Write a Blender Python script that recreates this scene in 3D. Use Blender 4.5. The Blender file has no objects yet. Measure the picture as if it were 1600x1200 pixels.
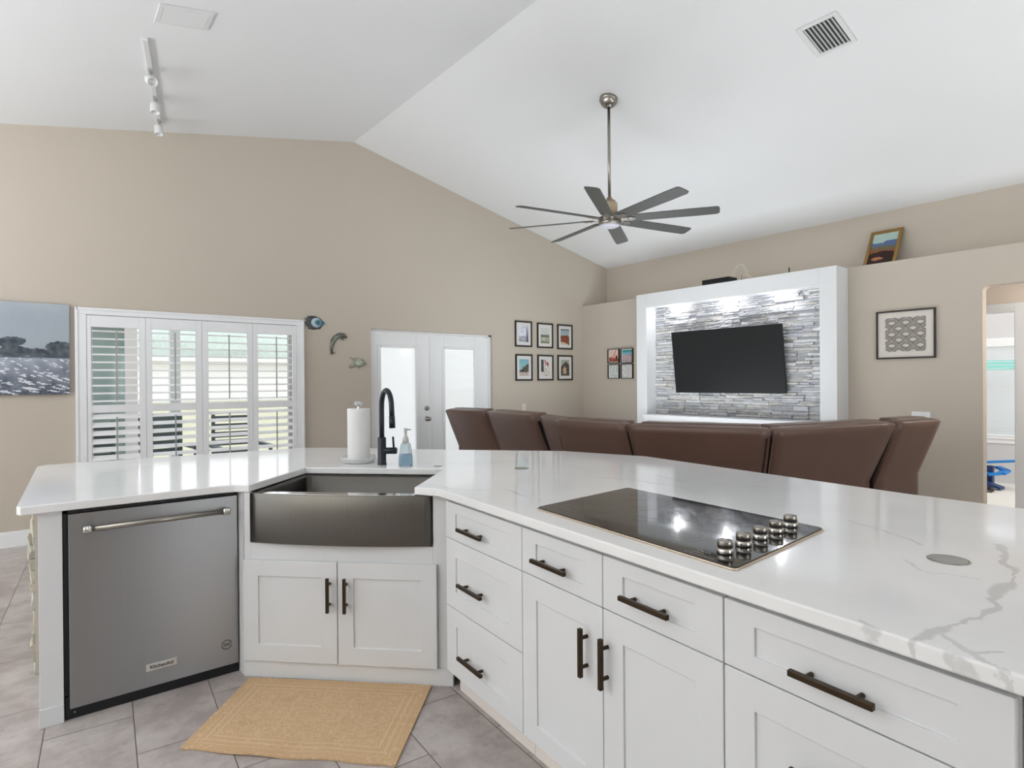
import bpy, bmesh, math, random
from mathutils import Vector, Matrix, noise
C = bpy.context.scene.collection
PI = math.pi
rnd = random.Random(7)

# ------------------------------------------------------------------ camera
FPX, YAW, PITCH, ROLL, EYE = 924.38, 0.6724066, 0.003809, -0.0075334, 1.40
F = Vector((math.sin(YAW)*math.cos(PITCH), math.cos(YAW)*math.cos(PITCH), -math.sin(PITCH)))
r0 = F.cross(Vector((0, 0, 1))).normalized(); u0 = r0.cross(F)
rr = r0*math.cos(ROLL) + u0*math.sin(ROLL); uu = -r0*math.sin(ROLL) + u0*math.cos(ROLL)
cd = bpy.data.cameras.new('camera'); cam = bpy.data.objects.new('camera', cd); C.objects.link(cam)
cd.sensor_width = 36.0; cd.lens = FPX/1600*36.0; cd.clip_start = 0.05; cd.clip_end = 300
M = Matrix((rr, uu, -F)).transposed().to_4x4(); M.translation = (0, 0, EYE)
cam.matrix_world = M
bpy.context.scene.camera = cam

# ------------------------------------------------------------------ world and view
WORLD_STRENGTH = 1.35
w = bpy.data.worlds.new('sky'); bpy.context.scene.world = w; w.use_nodes = True
nt = w.node_tree; bg = nt.nodes['Background']
tc = nt.nodes.new('ShaderNodeTexCoord'); sp = nt.nodes.new('ShaderNodeSeparateXYZ')
rp = nt.nodes.new('ShaderNodeValToRGB')
nt.links.new(tc.outputs['Generated'], sp.inputs[0]); nt.links.new(sp.outputs['Z'], rp.inputs[0])
rp.color_ramp.elements[0].position = 0.0; rp.color_ramp.elements[0].color = (0.97, 0.985, 1.0, 1)
rp.color_ramp.elements[1].position = 0.6; rp.color_ramp.elements[1].color = (0.93, 0.965, 1.0, 1)
nt.links.new(rp.outputs[0], bg.inputs['Color']); bg.inputs['Strength'].default_value = WORLD_STRENGTH
vs = bpy.context.scene.view_settings
vs.view_transform = 'Standard'; vs.look = 'None'; vs.gamma = 1.0; vs.use_curve_mapping = False
vs.exposure = 0.43

# unseen area lights added to brighten the room
def fill_light(name, loc, rot, sx, sy, watts, col):
    l = bpy.data.lights.new(name, 'AREA'); l.shape = 'RECTANGLE'; l.size = sx; l.size_y = sy; l.energy = watts; l.color = col
    o = bpy.data.objects.new(name, l); C.objects.link(o); o.location = loc; o.rotation_euler = rot
COOL = (.90, .965, 1.0)
# added fill without fixtures: area lights facing up along the open side of the kitchen and in the living room past the near
# end of the island, behind the sofa, and faintly along the plant ledge
fill_light('fill_front_opening', (2.12, -2.68, 1.22), (math.radians(90), 0, 0), 1.3, 1.9, 26, (.86, .94, 1.0))  # added in the unseen front opening to brighten the dishwasher steel
fill_light('fill_side', (-3.5, 3.0, 1.1), (math.radians(180), 0, 0), .8, 7, 300, COOL)
fill_light('fill_dining', (5.0, -.9, .8), (math.radians(180), 0, 0), 1.8, 1.8, 46, COOL)
fill_light('fill_living', (5.0, 4.2, .55), (math.radians(180), 0, 0), 1.8, 2.4, 44, COOL)  # hidden behind the sofa, added to lift the far ceiling
fill_light('fill_ledge', (6.89, 2.2, 2.61), (math.radians(180), 0, 0), .14, 8.6, 5, COOL)
# unseen point lights added to brighten the hallway and the bedroom beyond it
def room_fill(loc, watts):
    l = bpy.data.lights.new('room_fill', 'POINT'); l.energy = watts; l.shadow_soft_size = .15; l.color = (1, .97, .92)
    o = bpy.data.objects.new('room_fill', l); C.objects.link(o); o.location = loc
room_fill((7.2, .2, 2.2), 26)
room_fill((8.8, .0, 2.1), 48)

# ------------------------------------------------------------------ helpers
def lin(c):
    return tuple(((v/255)/12.92 if v/255 <= .04045 else ((v/255+.055)/1.055)**2.4) for v in c[:3])

def mat(name, rgb, rough=.5, metal=0., spec=.5, var=.03, scale=12., bump=0., bscale=200., emit=0., trans=0., coat=0., stretch=None, ior=1.45, alpha=1.):
    m = bpy.data.materials.new(name); m.use_nodes = True
    t = m.node_tree; b = t.nodes['Principled BSDF']
    c = lin(rgb)
    b.inputs['Roughness'].default_value = rough; b.inputs['Metallic'].default_value = metal
    b.inputs['Specular IOR Level'].default_value = spec; b.inputs['IOR'].default_value = ior
    b.inputs['Transmission Weight'].default_value = trans; b.inputs['Coat Weight'].default_value = coat
    b.inputs['Alpha'].default_value = alpha
    co = t.nodes.new('ShaderNodeTexCoord'); mp = t.nodes.new('ShaderNodeMapping')
    t.links.new(co.outputs['Object'], mp.inputs[0])
    if stretch: mp.inputs['Scale'].default_value = stretch
    n = t.nodes.new('ShaderNodeTexNoise'); n.inputs['Scale'].default_value = scale; n.inputs['Detail'].default_value = 4
    t.links.new(mp.outputs[0], n.inputs['Vector'])
    mx = t.nodes.new('ShaderNodeMix'); mx.data_type = 'RGBA'
    mx.inputs[6].default_value = tuple(v*(1-var) for v in c)+(1,); mx.inputs[7].default_value = tuple(min(1, v*(1+var)) for v in c)+(1,)
    t.links.new(n.outputs['Fac'], mx.inputs[0]); t.links.new(mx.outputs[2], b.inputs['Base Color'])
    if bump:
        n2 = t.nodes.new('ShaderNodeTexNoise'); n2.inputs['Scale'].default_value = bscale; n2.inputs['Detail'].default_value = 3
        t.links.new(mp.outputs[0], n2.inputs['Vector'])
        bp = t.nodes.new('ShaderNodeBump'); bp.inputs['Strength'].default_value = bump; bp.inputs['Distance'].default_value = .01
        t.links.new(n2.outputs['Fac'], bp.inputs['Height']); t.links.new(bp.outputs[0], b.inputs['Normal'])
    if emit:
        b.inputs['Emission Color'].default_value = c+(1,); b.inputs['Emission Strength'].default_value = emit
    return m

def attr_mat(name, rough=.6, spec=.3, bump=0., bscale=60., var=0.):
    """colours of a print or painted surface come from the mesh's own colour attribute"""
    m = mat(name, (200, 200, 200), rough, spec=spec, bump=bump, bscale=bscale)
    t = m.node_tree; b = t.nodes['Principled BSDF']
    a = t.nodes.new('ShaderNodeAttribute'); a.attribute_name = 'Col'
    if var:
        n = t.nodes.new('ShaderNodeTexNoise'); n.inputs['Scale'].default_value = 30; n.inputs['Detail'].default_value = 6
        co = t.nodes.new('ShaderNodeTexCoord'); t.links.new(co.outputs['Object'], n.inputs['Vector'])
        mr = t.nodes.new('ShaderNodeMapRange'); mr.inputs[3].default_value = 1-var; mr.inputs[4].default_value = 1+var
        t.links.new(n.outputs['Fac'], mr.inputs[0])
        mx = t.nodes.new('ShaderNodeMix'); mx.data_type = 'RGBA'; mx.blend_type = 'MULTIPLY'; mx.inputs[0].default_value = 1
        t.links.new(a.outputs['Color'], mx.inputs[6]); t.links.new(mr.outputs[0], mx.inputs[7])
        t.links.new(mx.outputs[2], b.inputs['Base Color'])
    else:
        t.links.new(a.outputs['Color'], b.inputs['Base Color'])
    return m

class NG:
    """tiny helper to write math node chains"""
    def __init__(s, m): s.t = m.node_tree
    def m(s, op, a, b=None, c=None):
        n = s.t.nodes.new('ShaderNodeMath'); n.operation = op
        for i, v in enumerate((a, b, c)):
            if v is None: continue
            if isinstance(v, (int, float)): n.inputs[i].default_value = v
            else: s.t.links.new(v, n.inputs[i])
        return n.outputs[0]
    def step(s, x, lo, hi):
        n = s.t.nodes.new('ShaderNodeMapRange'); n.interpolation_type = 'SMOOTHSTEP'
        s.t.links.new(x, n.inputs[0]); n.inputs[1].default_value = lo; n.inputs[2].default_value = hi
        return n.outputs[0]
    def noise(s, vec, scale, detail=4, rough=.5, out='Fac'):
        n = s.t.nodes.new('ShaderNodeTexNoise'); n.inputs['Scale'].default_value = scale
        n.inputs['Detail'].default_value = detail; n.inputs['Roughness'].default_value = rough
        s.t.links.new(vec, n.inputs['Vector']); return n.outputs[out]
    def mix(s, f, a, b):
        n = s.t.nodes.new('ShaderNodeMix'); n.data_type = 'RGBA'
        if isinstance(f, (int, float)): n.inputs[0].default_value = f
        else: s.t.links.new(f, n.inputs[0])
        for i, v in ((6, a), (7, b)):
            if isinstance(v, tuple): n.inputs[i].default_value = v[:3]+(1,)
            else: s.t.links.new(v, n.inputs[i])
        return n.outputs[2]
    def coords(s, space='Object'):
        n = s.t.nodes.new('ShaderNodeTexCoord'); x = s.t.nodes.new('ShaderNodeSeparateXYZ')
        s.t.links.new(n.outputs[space], x.inputs[0]); return n.outputs[space], x.outputs[0], x.outputs[1], x.outputs[2]

class MB:
    """collects shapes in world coordinates and links them as one mesh object"""
    def __init__(s): s.bm = bmesh.new(); s.mi = 0; s.cols = None
    def face(s, pts):
        f = s.bm.faces.new([s.bm.verts.new(p) for p in pts]); f.material_index = s.mi; return f
    def _faces(s, vs_, idx):
        for q in idx:
            f = s.bm.faces.new([vs_[i] for i in q]); f.material_index = s.mi
    def box(s, lo, hi, T=None):
        p = [Vector((x, y, z)) for z in (lo[2], hi[2]) for y in (lo[1], hi[1]) for x in (lo[0], hi[0])]
        if T: p = [T @ v for v in p]
        v = [s.bm.verts.new(q) for q in p]
        s._faces(v, ((0, 2, 3, 1), (4, 5, 7, 6), (0, 1, 5, 4), (1, 3, 7, 5), (3, 2, 6, 7), (2, 0, 4, 6))); return s
    def prism(s, poly, z0, z1, T=None):
        a = [Vector((x, y, z0)) for x, y in poly]; b = [Vector((x, y, z1)) for x, y in poly]
        if T: a = [T @ v for v in a]; b = [T @ v for v in b]
        va = [s.bm.verts.new(q) for q in a]; vb = [s.bm.verts.new(q) for q in b]; n = len(poly)
        fs = [va[::-1], vb] + [[va[i], va[(i+1) % n], vb[(i+1) % n], vb[i]] for i in range(n)]
        for q in fs:
            f = s.bm.faces.new(q); f.material_index = s.mi
        return s
    def lathe(s, prof, at=(0, 0, 0), axis=(0, 0, 1), seg=28):
        q = Vector((0, 0, 1)).rotation_difference(Vector(axis)).to_matrix()
        rings = []
        for r, z in prof:
            rings.append([s.bm.verts.new(Vector(at)+q @ Vector((r*math.cos(2*PI*k/seg), r*math.sin(2*PI*k/seg), z))) for k in range(seg)])
        for a, b in zip(rings, rings[1:]):
            for k in range(seg):
                f = s.bm.faces.new((a[k], a[(k+1) % seg], b[(k+1) % seg], b[k])); f.material_index = s.mi
        for ring in (rings[0][::-1], rings[-1]):
            f = s.bm.faces.new(ring); f.material_index = s.mi
        return s
    def cyl(s, a, b, r, r2=None, seg=20):
        a = Vector(a); b = Vector(b); L = (b-a).length
        return s.lathe([(r, 0), (r if r2 is None else r2, L)], a, (b-a).normalized(), seg)
    def tube(s, pts, r, seg=14):
        pts = [Vector(p) for p in pts]; rs = r if isinstance(r, (list, tuple)) else [r]*len(pts)
        rings = []; nrm = None
        for i, p in enumerate(pts):
            d = (pts[min(i+1, len(pts)-1)]-pts[max(i-1, 0)]).normalized()
            if nrm is None:
                nrm = d.orthogonal().normalized()
            nrm = (nrm - d*nrm.dot(d)).normalized(); bn = d.cross(nrm)
            rings.append([s.bm.verts.new(p+(nrm*math.cos(2*PI*k/seg)+bn*math.sin(2*PI*k/seg))*rs[i]) for k in range(seg)])
        for a, b in zip(rings, rings[1:]):
            for k in range(seg):
                f = s.bm.faces.new((a[k], a[(k+1) % seg], b[(k+1) % seg], b[k])); f.material_index = s.mi
        for ring in (rings[0][::-1], rings[-1]):
            f = s.bm.faces.new(ring); f.material_index = s.mi
        return s
    def build(s, name, m, parent=None, bevel=0., smooth=False, seg=2, origin=None):
        bmesh.ops.recalc_face_normals(s.bm, faces=s.bm.faces)
        if parent is not None: o = org(parent)
        elif origin is not None: o = Vector(origin)
        else:
            xs = [v.co for v in s.bm.verts]
            o = Vector(((min(p.x for p in xs)+max(p.x for p in xs))/2, (min(p.y for p in xs)+max(p.y for p in xs))/2, min(p.z for p in xs)))
        for v in s.bm.verts: v.co -= o
        me = bpy.data.meshes.new(name); s.bm.to_mesh(me); s.bm.free()
        for x in (m if isinstance(m, (list, tuple)) else [m]): me.materials.append(x)
        ob = bpy.data.objects.new(name, me); C.objects.link(ob)
        if parent is not None: ob.parent = parent
        else: ob.location = o
        if bevel:
            b = ob.modifiers.new('edge', 'BEVEL'); b.width = bevel; b.segments = seg; b.limit_method = 'ANGLE'; b.angle_limit = math.radians(40)
        if smooth:
            me.polygons.foreach_set('use_smooth', [True]*len(me.polygons))
            try:
                with bpy.context.temp_override(object=ob, selected_objects=[ob], selected_editable_objects=[ob]):
                    bpy.ops.object.shade_auto_smooth(angle=math.radians(40))
            except Exception:
                pass
        return ob

def org(o):
    v = Vector((0, 0, 0))
    while o is not None:
        v = v + o.location; o = o.parent
    return v

def tag(o, label, cat, group=None):
    o['label'] = label; o['category'] = cat
    if group: o['group'] = group
    return o

def thing(name, label, cat, loc=(0, 0, 0), group=None):
    o = bpy.data.objects.new(name, None); C.objects.link(o); o.location = loc; o.empty_display_size = .1
    return tag(o, label, cat, group)

def structure(o):
    o['kind'] = 'structure'; return o

def smoothed(ob, ang=40):
    me = ob.data; me.polygons.foreach_set('use_smooth', [True]*len(me.polygons))
    return ob

def frame_T(P, u, n=None):
    """local (s along u, n outward, z) -> world"""
    u = Vector((u[0], u[1], 0)).normalized()
    n = Vector((u.y, -u.x, 0)) if n is None else Vector((n[0], n[1], 0)).normalized()
    return Matrix(((u.x, n.x, 0, P[0]), (u.y, n.y, 0, P[1]), (0, 0, 1, 0), (0, 0, 0, 1)))

def picture_mesh(name, m, func, nu, nv, T, parent=None):
    """a print: grid of nu x nv faces, func(u, v) -> sRGB 0..255; T maps (u, v) in 0..1 to world"""
    me = bpy.data.meshes.new(name)
    o = org(parent) if parent is not None else T(.5, 0)
    V = []; Fc = []; col = []
    for j in range(nv):
        for i in range(nu):
            k = len(V)
            for a, b in ((i, j), (i+1, j), (i+1, j+1), (i, j+1)): V.append(T(a/nu, b/nv)-o)
            Fc.append((k, k+1, k+2, k+3)); c = lin(func((i+.5)/nu, (j+.5)/nv))
            col.extend([c]*4)
    me.from_pydata(V, [], Fc)
    at = me.color_attributes.new('Col', 'FLOAT_COLOR', 'POINT')
    at.data.foreach_set('color', [x for c in col for x in (c[0], c[1], c[2], 1)])
    me.materials.append(m)
    ob = bpy.data.objects.new(name, me); C.objects.link(ob)
    if parent is not None: ob.parent = parent
    else: ob.location = o
    return ob

def paint_attr(ob, func):
    """func(local vertex) -> sRGB"""
    me = ob.data; at = me.color_attributes.new('Col', 'FLOAT_COLOR', 'POINT')
    out = []
    for v in me.vertices:
        c = lin(func(v.co)); out += [c[0], c[1], c[2], 1]
    at.data.foreach_set('color', out)

# ------------------------------------------------------------------ materials
WALL = mat('beige wall paint', (198, 188, 175), .7, spec=.25, var=.012, scale=3, bump=.04, bscale=260)
CEIL = mat('white ceiling paint', (231, 231, 232), .85, spec=.15, var=.01, scale=3, bump=.05, bscale=180)
TRIM = mat('white trim paint', (236, 237, 238), .4, spec=.4, var=.008)
CAB = mat('white cabinet lacquer', (216, 217, 219), .38, spec=.4, var=.006)
SHUT = mat('white shutter paint', (238, 239, 242), .45, spec=.35, var=.008)
LOUV = mat('lightened louver paint', (242, 242, 243), .4, spec=.4, var=.006)  # shutter paint made lighter to imitate bright light on the slats
BRONZE = mat('dark bronze', (62, 50, 36), .38, metal=.75, var=.12, scale=40)
STEEL = mat('brushed stainless steel', (156, 156, 157), .40, metal=1., var=.05, scale=6, stretch=(60, 60, .5))
def brushed(m, aniso):
    t = m.node_tree; b = t.nodes['Principled BSDF']; tg = t.nodes.new('ShaderNodeTangent'); tg.direction_type = 'UV_MAP'; tg.uv_map = 'UVMap'
    b.inputs['Anisotropic'].default_value = aniso; t.links.new(tg.outputs[0], b.inputs['Tangent']); return m
def grain_uv(ob, T=None):
    me = ob.data; ul = me.uv_layers.new(name='UVMap')
    for l in me.loops:
        c = me.vertices[l.vertex_index].co; ul.data[l.index].uv = (c.z, c.x-c.y)
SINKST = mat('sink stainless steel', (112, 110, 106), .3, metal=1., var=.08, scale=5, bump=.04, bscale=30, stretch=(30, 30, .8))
CHROME = mat('polished steel', (205, 203, 200), .14, metal=1., var=.03)
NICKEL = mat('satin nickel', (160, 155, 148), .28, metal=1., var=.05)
BLACK = mat('matte black plastic', (14, 17, 22), .45, var=.1)
FAUCET = mat('matte black metal', (34, 40, 48), .34, metal=.25, var=.08)
LEATHER = mat('brown leather', (100, 76, 66), .34, spec=.55, var=.12, scale=5, bump=.12, bscale=140)
GAPSHADE = mat('sofa gap shade', (30, 22, 20), .6, var=.1)  # dark tone standing for shade between the sofa backs
BLADE = mat('dark grey fan blade', (84, 84, 81), .42, metal=.2, var=.08, scale=6, stretch=(1, 1, 1))
SCREEN = mat('black television screen', (34, 34, 35), .38, spec=.25, var=.02)
GLASSK = mat('black ceramic glass', (17, 14, 12), .045, spec=.5, var=.05, ior=1.5)
TRIMK = mat('cooktop edge trim', (205, 188, 168), .25, metal=.7, var=.04)
FRAMEK = mat('black picture frame', (38, 33, 30), .4, var=.1)
MATB = mat('white picture mount', (222, 221, 218), .8, var=.01)
PAPER = mat('white paper towel', (232, 232, 232), .9, var=.02, scale=60, bump=.3, bscale=160)
GLASS = mat('clear window glass', (255, 255, 255), .0, trans=1., var=0, ior=1.1, spec=.3)
PRINT = attr_mat('printed picture', .55, .3)
CANVAS = attr_mat('painted canvas', .7, .2, bump=.15, bscale=300, var=.06)
BRICKP = attr_mat('glazed ceramic', .3, .5, bump=.25, bscale=50)
GOLD = mat('gold frame', (150, 118, 66), .4, metal=.4, var=.15, scale=30)
JUTE = None

brushed(STEEL, .85); brushed(SINKST, .6)
def floor_material():
    m = mat('stone look porcelain tile', (186, 178, 174), .34, spec=.4); g = NG(m); b = m.node_tree.nodes['Principled BSDF']
    v, x, y, z = g.coords()
    a = math.radians(4)
    xr = g.m('SUBTRACT', g.m('MULTIPLY', x, math.cos(a)), g.m('MULTIPLY', y, math.sin(a)))
    yr = g.m('ADD', g.m('MULTIPLY', x, math.sin(a)), g.m('MULTIPLY', y, math.cos(a)))
    cx = g.m('DIVIDE', g.m('SUBTRACT', xr, FLX), .302); ix = g.m('FLOOR', cx); fx = g.m('SUBTRACT', cx, ix)
    cy = g.m('DIVIDE', g.m('ADD', g.m('SUBTRACT', yr, FLY), g.m('MULTIPLY', ix, .3175)), .635); iy = g.m('FLOOR', cy); fy = g.m('SUBTRACT', cy, iy)
    ex = g.m('MULTIPLY', g.m('MINIMUM', fx, g.m('SUBTRACT', 1, fx)), .302)
    ey = g.m('MULTIPLY', g.m('MINIMUM', fy, g.m('SUBTRACT', 1, fy)), .635)
    e = g.step(g.m('MINIMUM', ex, ey), .0012, .0026)
    cb = m.node_tree.nodes.new('ShaderNodeCombineXYZ')
    m.node_tree.links.new(g.m('ADD', x, g.m('MULTIPLY', ix, 3.7)), cb.inputs[0]); m.node_tree.links.new(g.m('ADD', y, g.m('MULTIPLY', iy, 5.3)), cb.inputs[1])
    m.node_tree.links.new(g.m('MULTIPLY', ix, 1.3), cb.inputs[2])
    n1 = g.noise(cb.outputs[0], 5.0, 8, .66); n2 = g.noise(cb.outputs[0], 14, 6, .7)
    c = g.mix(g.step(n1, .35, .68), lin((158, 148, 144)), lin((188, 180, 176)))
    c = g.mix(g.m('MULTIPLY', g.step(n2, .56, .72), .35), c, lin((124, 115, 111)))
    c = g.mix(e, lin((92, 84, 79)), c)
    m.node_tree.links.new(c, b.inputs['Base Color'])
    bp = m.node_tree.nodes.new('ShaderNodeBump'); bp.inputs['Strength'].default_value = .25; bp.inputs['Distance'].default_value = .004
    m.node_tree.links.new(e, bp.inputs['Height']); m.node_tree.links.new(bp.outputs[0], b.inputs['Normal'])
    return m
FLX, FLY = 0.49, 0.0
A4 = math.radians(4)
# one grout crossing was measured at (0.30, 3.05) on a long joint and at y = 2.636 for the tile to its side
FLX = (0.301*math.cos(A4)-3.051*math.sin(A4)) % .302
_ix = math.floor((((.36)*math.cos(A4)-2.63*math.sin(A4))-FLX)/.302)
FLY = ((.36*math.sin(A4)+2.63*math.cos(A4)) + _ix*.3175) % .635
TILE = floor_material()

def quartz():
    m = mat('white veined quartz', (210, 210, 211), .09, spec=.5); g = NG(m); b = m.node_tree.nodes['Principled BSDF']
    v, x, y, z = g.coords()
    wob = lambda k, sc: g.m('ADD', g.m('MULTIPLY', g.m('SUBTRACT', g.noise(v, sc, 5, .6), .5), k), 0)
    x1 = g.m('ADD', x, g.m('ADD', wob(.10, 6), wob(.014, 22))); 
    cb = m.node_tree.nodes.new('ShaderNodeVectorMath'); cb.operation = 'ADD'; m.node_tree.links.new(v, cb.inputs[0]); cb.inputs[1].default_value = (5, 3, 1)
    y1 = g.m('ADD', y, g.m('ADD', g.m('MULTIPLY', g.m('SUBTRACT', g.noise(cb.outputs[0], 6, 5, .6), .5), .10), g.m('MULTIPLY', g.m('SUBTRACT', g.noise(cb.outputs[0], 22, 4), .5), .014)))
    width = g.m('ADD', .25, g.m('MULTIPLY', g.step(g.noise(v, 7, 3), .35, .65), .9))
    tot = None
    for wd, st, pts in VEINS:
        for (ax, ay), (bx_, by_) in zip(pts, pts[1:]):
            dx, dy = bx_-ax, by_-ay; L2 = dx*dx+dy*dy
            px, py = g.m('SUBTRACT', x1, ax), g.m('SUBTRACT', y1, ay)
            t = g.m('DIVIDE', g.m('ADD', g.m('MULTIPLY', px, dx), g.m('MULTIPLY', py, dy)), L2)
            t = g.m('MINIMUM', g.m('MAXIMUM', t, 0), 1)
            ex, ey = g.m('SUBTRACT', px, g.m('MULTIPLY', t, dx)), g.m('SUBTRACT', py, g.m('MULTIPLY', t, dy))
            d = g.m('SQRT', g.m('ADD', g.m('MULTIPLY', ex, ex), g.m('MULTIPLY', ey, ey)))
            f = g.m('MULTIPLY', g.m('SUBTRACT', 1, g.step(g.m('DIVIDE', d, g.m('MULTIPLY', width, wd)), .45, 1.0)), st)
            tot = f if tot is None else g.m('MAXIMUM', tot, f)
    base = g.mix(g.step(g.noise(v, 1.6, 5, .6), .35, .75), lin((234, 234, 235)), lin((226, 226, 227)))
    m.node_tree.links.new(g.mix(tot, base, lin((158, 157, 157))), b.inputs['Base Color'])
    return m
VEINS = [(.018, .42, [(-.25, -1.96), (-.137, -1.981), (.014, -2.01), (.153, -2.0), (.388, -1.99), (.7, -1.9)]), (.010, .35, [(-.137, -1.981), (-.22, -2.07), (-.24, -2.12)]),
         (.007, .45, [(-.036, .076), (-.008, -.144), (.154, -.263), (.113, -.549)]), (.006, .4, [(.715, -.28), (.779, -.514), (.779, -.866)]),
         (.007, .35, [(.689, -1.479), (.588, -1.651), (.537, -1.768)]), (.006, .3, [(.341, -1.751), (.251, -1.851), (.289, -1.945)]), (.006, .35, [(1.0, -.245), (.939, -.725), (1.1, -1.0)]),
         (.006, .4, [(-.206, -2.06), (-.16, -2.09)]), (.007, .3, [(-1.3, 1.5), (-.9, 1.75), (-.3, 1.6)]), (.006, .3, [(.2, .9), (.6, .5), (.75, .45)]), (.016, .36, [(-.235, -2.02), (-.255, -2.12)]), (.016, .36, [(-.20, -1.87), (-.215, -1.90)])]
QUARTZ = quartz()

def rug_material():
    m = mat('woven jute', (196, 160, 118), .95, spec=.1); g = NG(m); b = m.node_tree.nodes['Principled BSDF']
    v, x, y, z = g.coords('UV')
    t = m.node_tree
    # border bands from the sheet's own unwrapped coordinates
    ex = g.m('MINIMUM', x, g.m('SUBTRACT', .9, x)); ey = g.m('MINIMUM', y, g.m('SUBTRACT', .6, y)); e = g.m('MINIMUM', ex, ey)
    bands = g.m('MULTIPLY', g.step(g.m('SINE', g.m('MULTIPLY', e, 210)), .2, .8), g.m('MULTIPLY', g.step(e, .035, .04), g.m('SUBTRACT', 1, g.step(e, .10, .105))))
    mo = g.m('ABSOLUTE', g.m('SUBTRACT', x, .45)); my = g.m('ABSOLUTE', g.m('SUBTRACT', y, .3))
    cb = t.nodes.new('ShaderNodeCombineXYZ'); t.links.new(mo, cb.inputs[0]); t.links.new(my, cb.inputs[1])
    n = g.noise(cb.outputs[0], 24, 3, .6); orn = g.m('MULTIPLY', g.step(g.m('ABSOLUTE', g.m('SUBTRACT', n, .5)), .035, .012), g.step(e, .10, .12))
    vo = t.nodes.new('ShaderNodeTexVoronoi'); vo.inputs['Scale'].default_value = 26; t.links.new(cb.outputs[0], vo.inputs['Vector'])
    fl = g.m('MULTIPLY', g.step(vo.outputs['Distance'], .32, .16), g.m('SUBTRACT', 1, g.step(e, .17, .19)))
    wv = g.noise(v, 180, 2); wl = g.noise(v, 8, 4)
    c = g.mix(g.step(wv, .3, .7), lin((188, 157, 122)), lin((212, 180, 143)))
    c = g.mix(g.m('MULTIPLY', g.m('MAXIMUM', g.m('MAXIMUM', bands, orn), fl), .4), c, lin((224, 197, 162)))
    c = g.mix(g.m('MULTIPLY', g.step(wl, .5, .75), .22), c, lin((168, 134, 96)))
    t.links.new(c, b.inputs['Base Color'])
    bp = t.nodes.new('ShaderNodeBump'); bp.inputs['Strength'].default_value = .4; bp.inputs['Distance'].default_value = .004
    t.links.new(wv, bp.inputs['Height']); t.links.new(bp.outputs[0], b.inputs['Normal'])
    return m
JUTE = rug_material()

# ------------------------------------------------------------------ room shell
D, W1, W2, LEDGE = 6.696, 6.781, 7.358, 2.597
RX, RZ = 2.947, 4.275
XL, YB = -4.2, -2.6
def gz(x): return RZ-.2297*(x-RX) if x > RX else RZ-.196*(RX-x)

structure(MB().prism([(XL, YB), (W1+.12, YB), (W1+.12, D+.15), (XL, D+.15)], -.1, 0).build('floor', TILE, origin=(0, 0, 0)))
# ceiling: two slopes meeting at the ridge
b = MB()
for x0, x1 in ((XL, RX), (RX, W2+.15)):
    z0, z1 = gz(x0), gz(x1)
    p = [(x0, YB, z0), (x1, YB, z1), (x1, D+.2, z1), (x0, D+.2, z0)]
    q = [(a, c, d+.15) for a, c, d in p]
    v = [b.bm.verts.new(t) for t in p+q]
    b._faces(v, ((0, 1, 2, 3), (7, 6, 5, 4), (0, 4, 5, 1), (1, 5, 6, 2), (2, 6, 7, 3), (3, 7, 4, 0)))
structure(b.build('ceiling', CEIL))
# window wall with a window and a french door opening
TXZ = Matrix(((1, 0, 0, 0), (0, 0, 1, 0), (0, 1, 0, 0), (0, 0, 0, 1)))
WX0, WX1, WZ0, WZ1 = .33, 2.225, .45, 2.06
DX0, DX1, DZ1 = 3.144, 4.985, 2.058
b = MB()
def wpiece(x0, x1, z0, top=None):
    poly = [(x0, z0), (x1, z0)]
    if top is None:
        poly += [(x1, gz(x1)+.02)]
        if x0 < RX < x1: poly += [(RX, RZ+.02)]
        poly += [(x0, gz(x0)+.02)]
    else: poly += [(x1, top), (x0, top)]
    b.prism(poly, D, D+.15, TXZ)
wpiece(XL, WX0, 0); wpiece(WX0, WX1, 0, WZ0); wpiece(WX0, WX1, WZ1); wpiece(WX1, DX0, 0); wpiece(DX0, DX1, DZ1); wpiece(DX1, W2+.15, 0)
structure(b.build('wall_back', WALL))
# television wall with its plant ledge and the hallway opening
OY, OZ, OY0 = 1.56, 2.25, .30
b = MB()
TYZ = Matrix(((0, 0, 1, 0), (1, 0, 0, 0), (0, 1, 0, 0), (0, 0, 0, 1)))
b.prism([(OY, 0), (D, 0), (D, LEDGE), (OY, LEDGE)], W1, W1+.12, TYZ)
arc = [(OY-.05+.05*math.cos(a), OZ-.05+.05*math.sin(a)) for a in [k*PI/12 for k in range(7)]]
b.prism([(OY0, LEDGE), (OY0, OZ)] + arc[::-1] + [(OY, LEDGE)], W1, W1+.12, TYZ)
b.prism([(YB, 0), (OY0, 0), (OY0, LEDGE), (YB, LEDGE)], W1, W1+.12, TYZ)
b.box((W1+.12, YB, LEDGE-.1), (W2, D, LEDGE))
structure(b.build('wall_right', WALL))
structure(MB().box((W2, YB, LEDGE-.1), (W2+.15, D, gz(W2)+.02)).build('wall_upper', WALL))
BB = [(XL, DX0-.004)]
b = MB().box((XL, D-.016, 0), (DX0-.02, D, .138)); structure(b.build('baseboard_back', TRIM, bevel=.004))
b = MB().box((DX1+.02, D-.016, 0), (W1-.02, D, .138)); structure(b.build('baseboard_corner', TRIM, bevel=.004))
b = MB().box((W1-.016, OY+.02, 0), (W1, 2.70, .138)); structure(b.build('baseboard_right', TRIM, bevel=.004))

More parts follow.
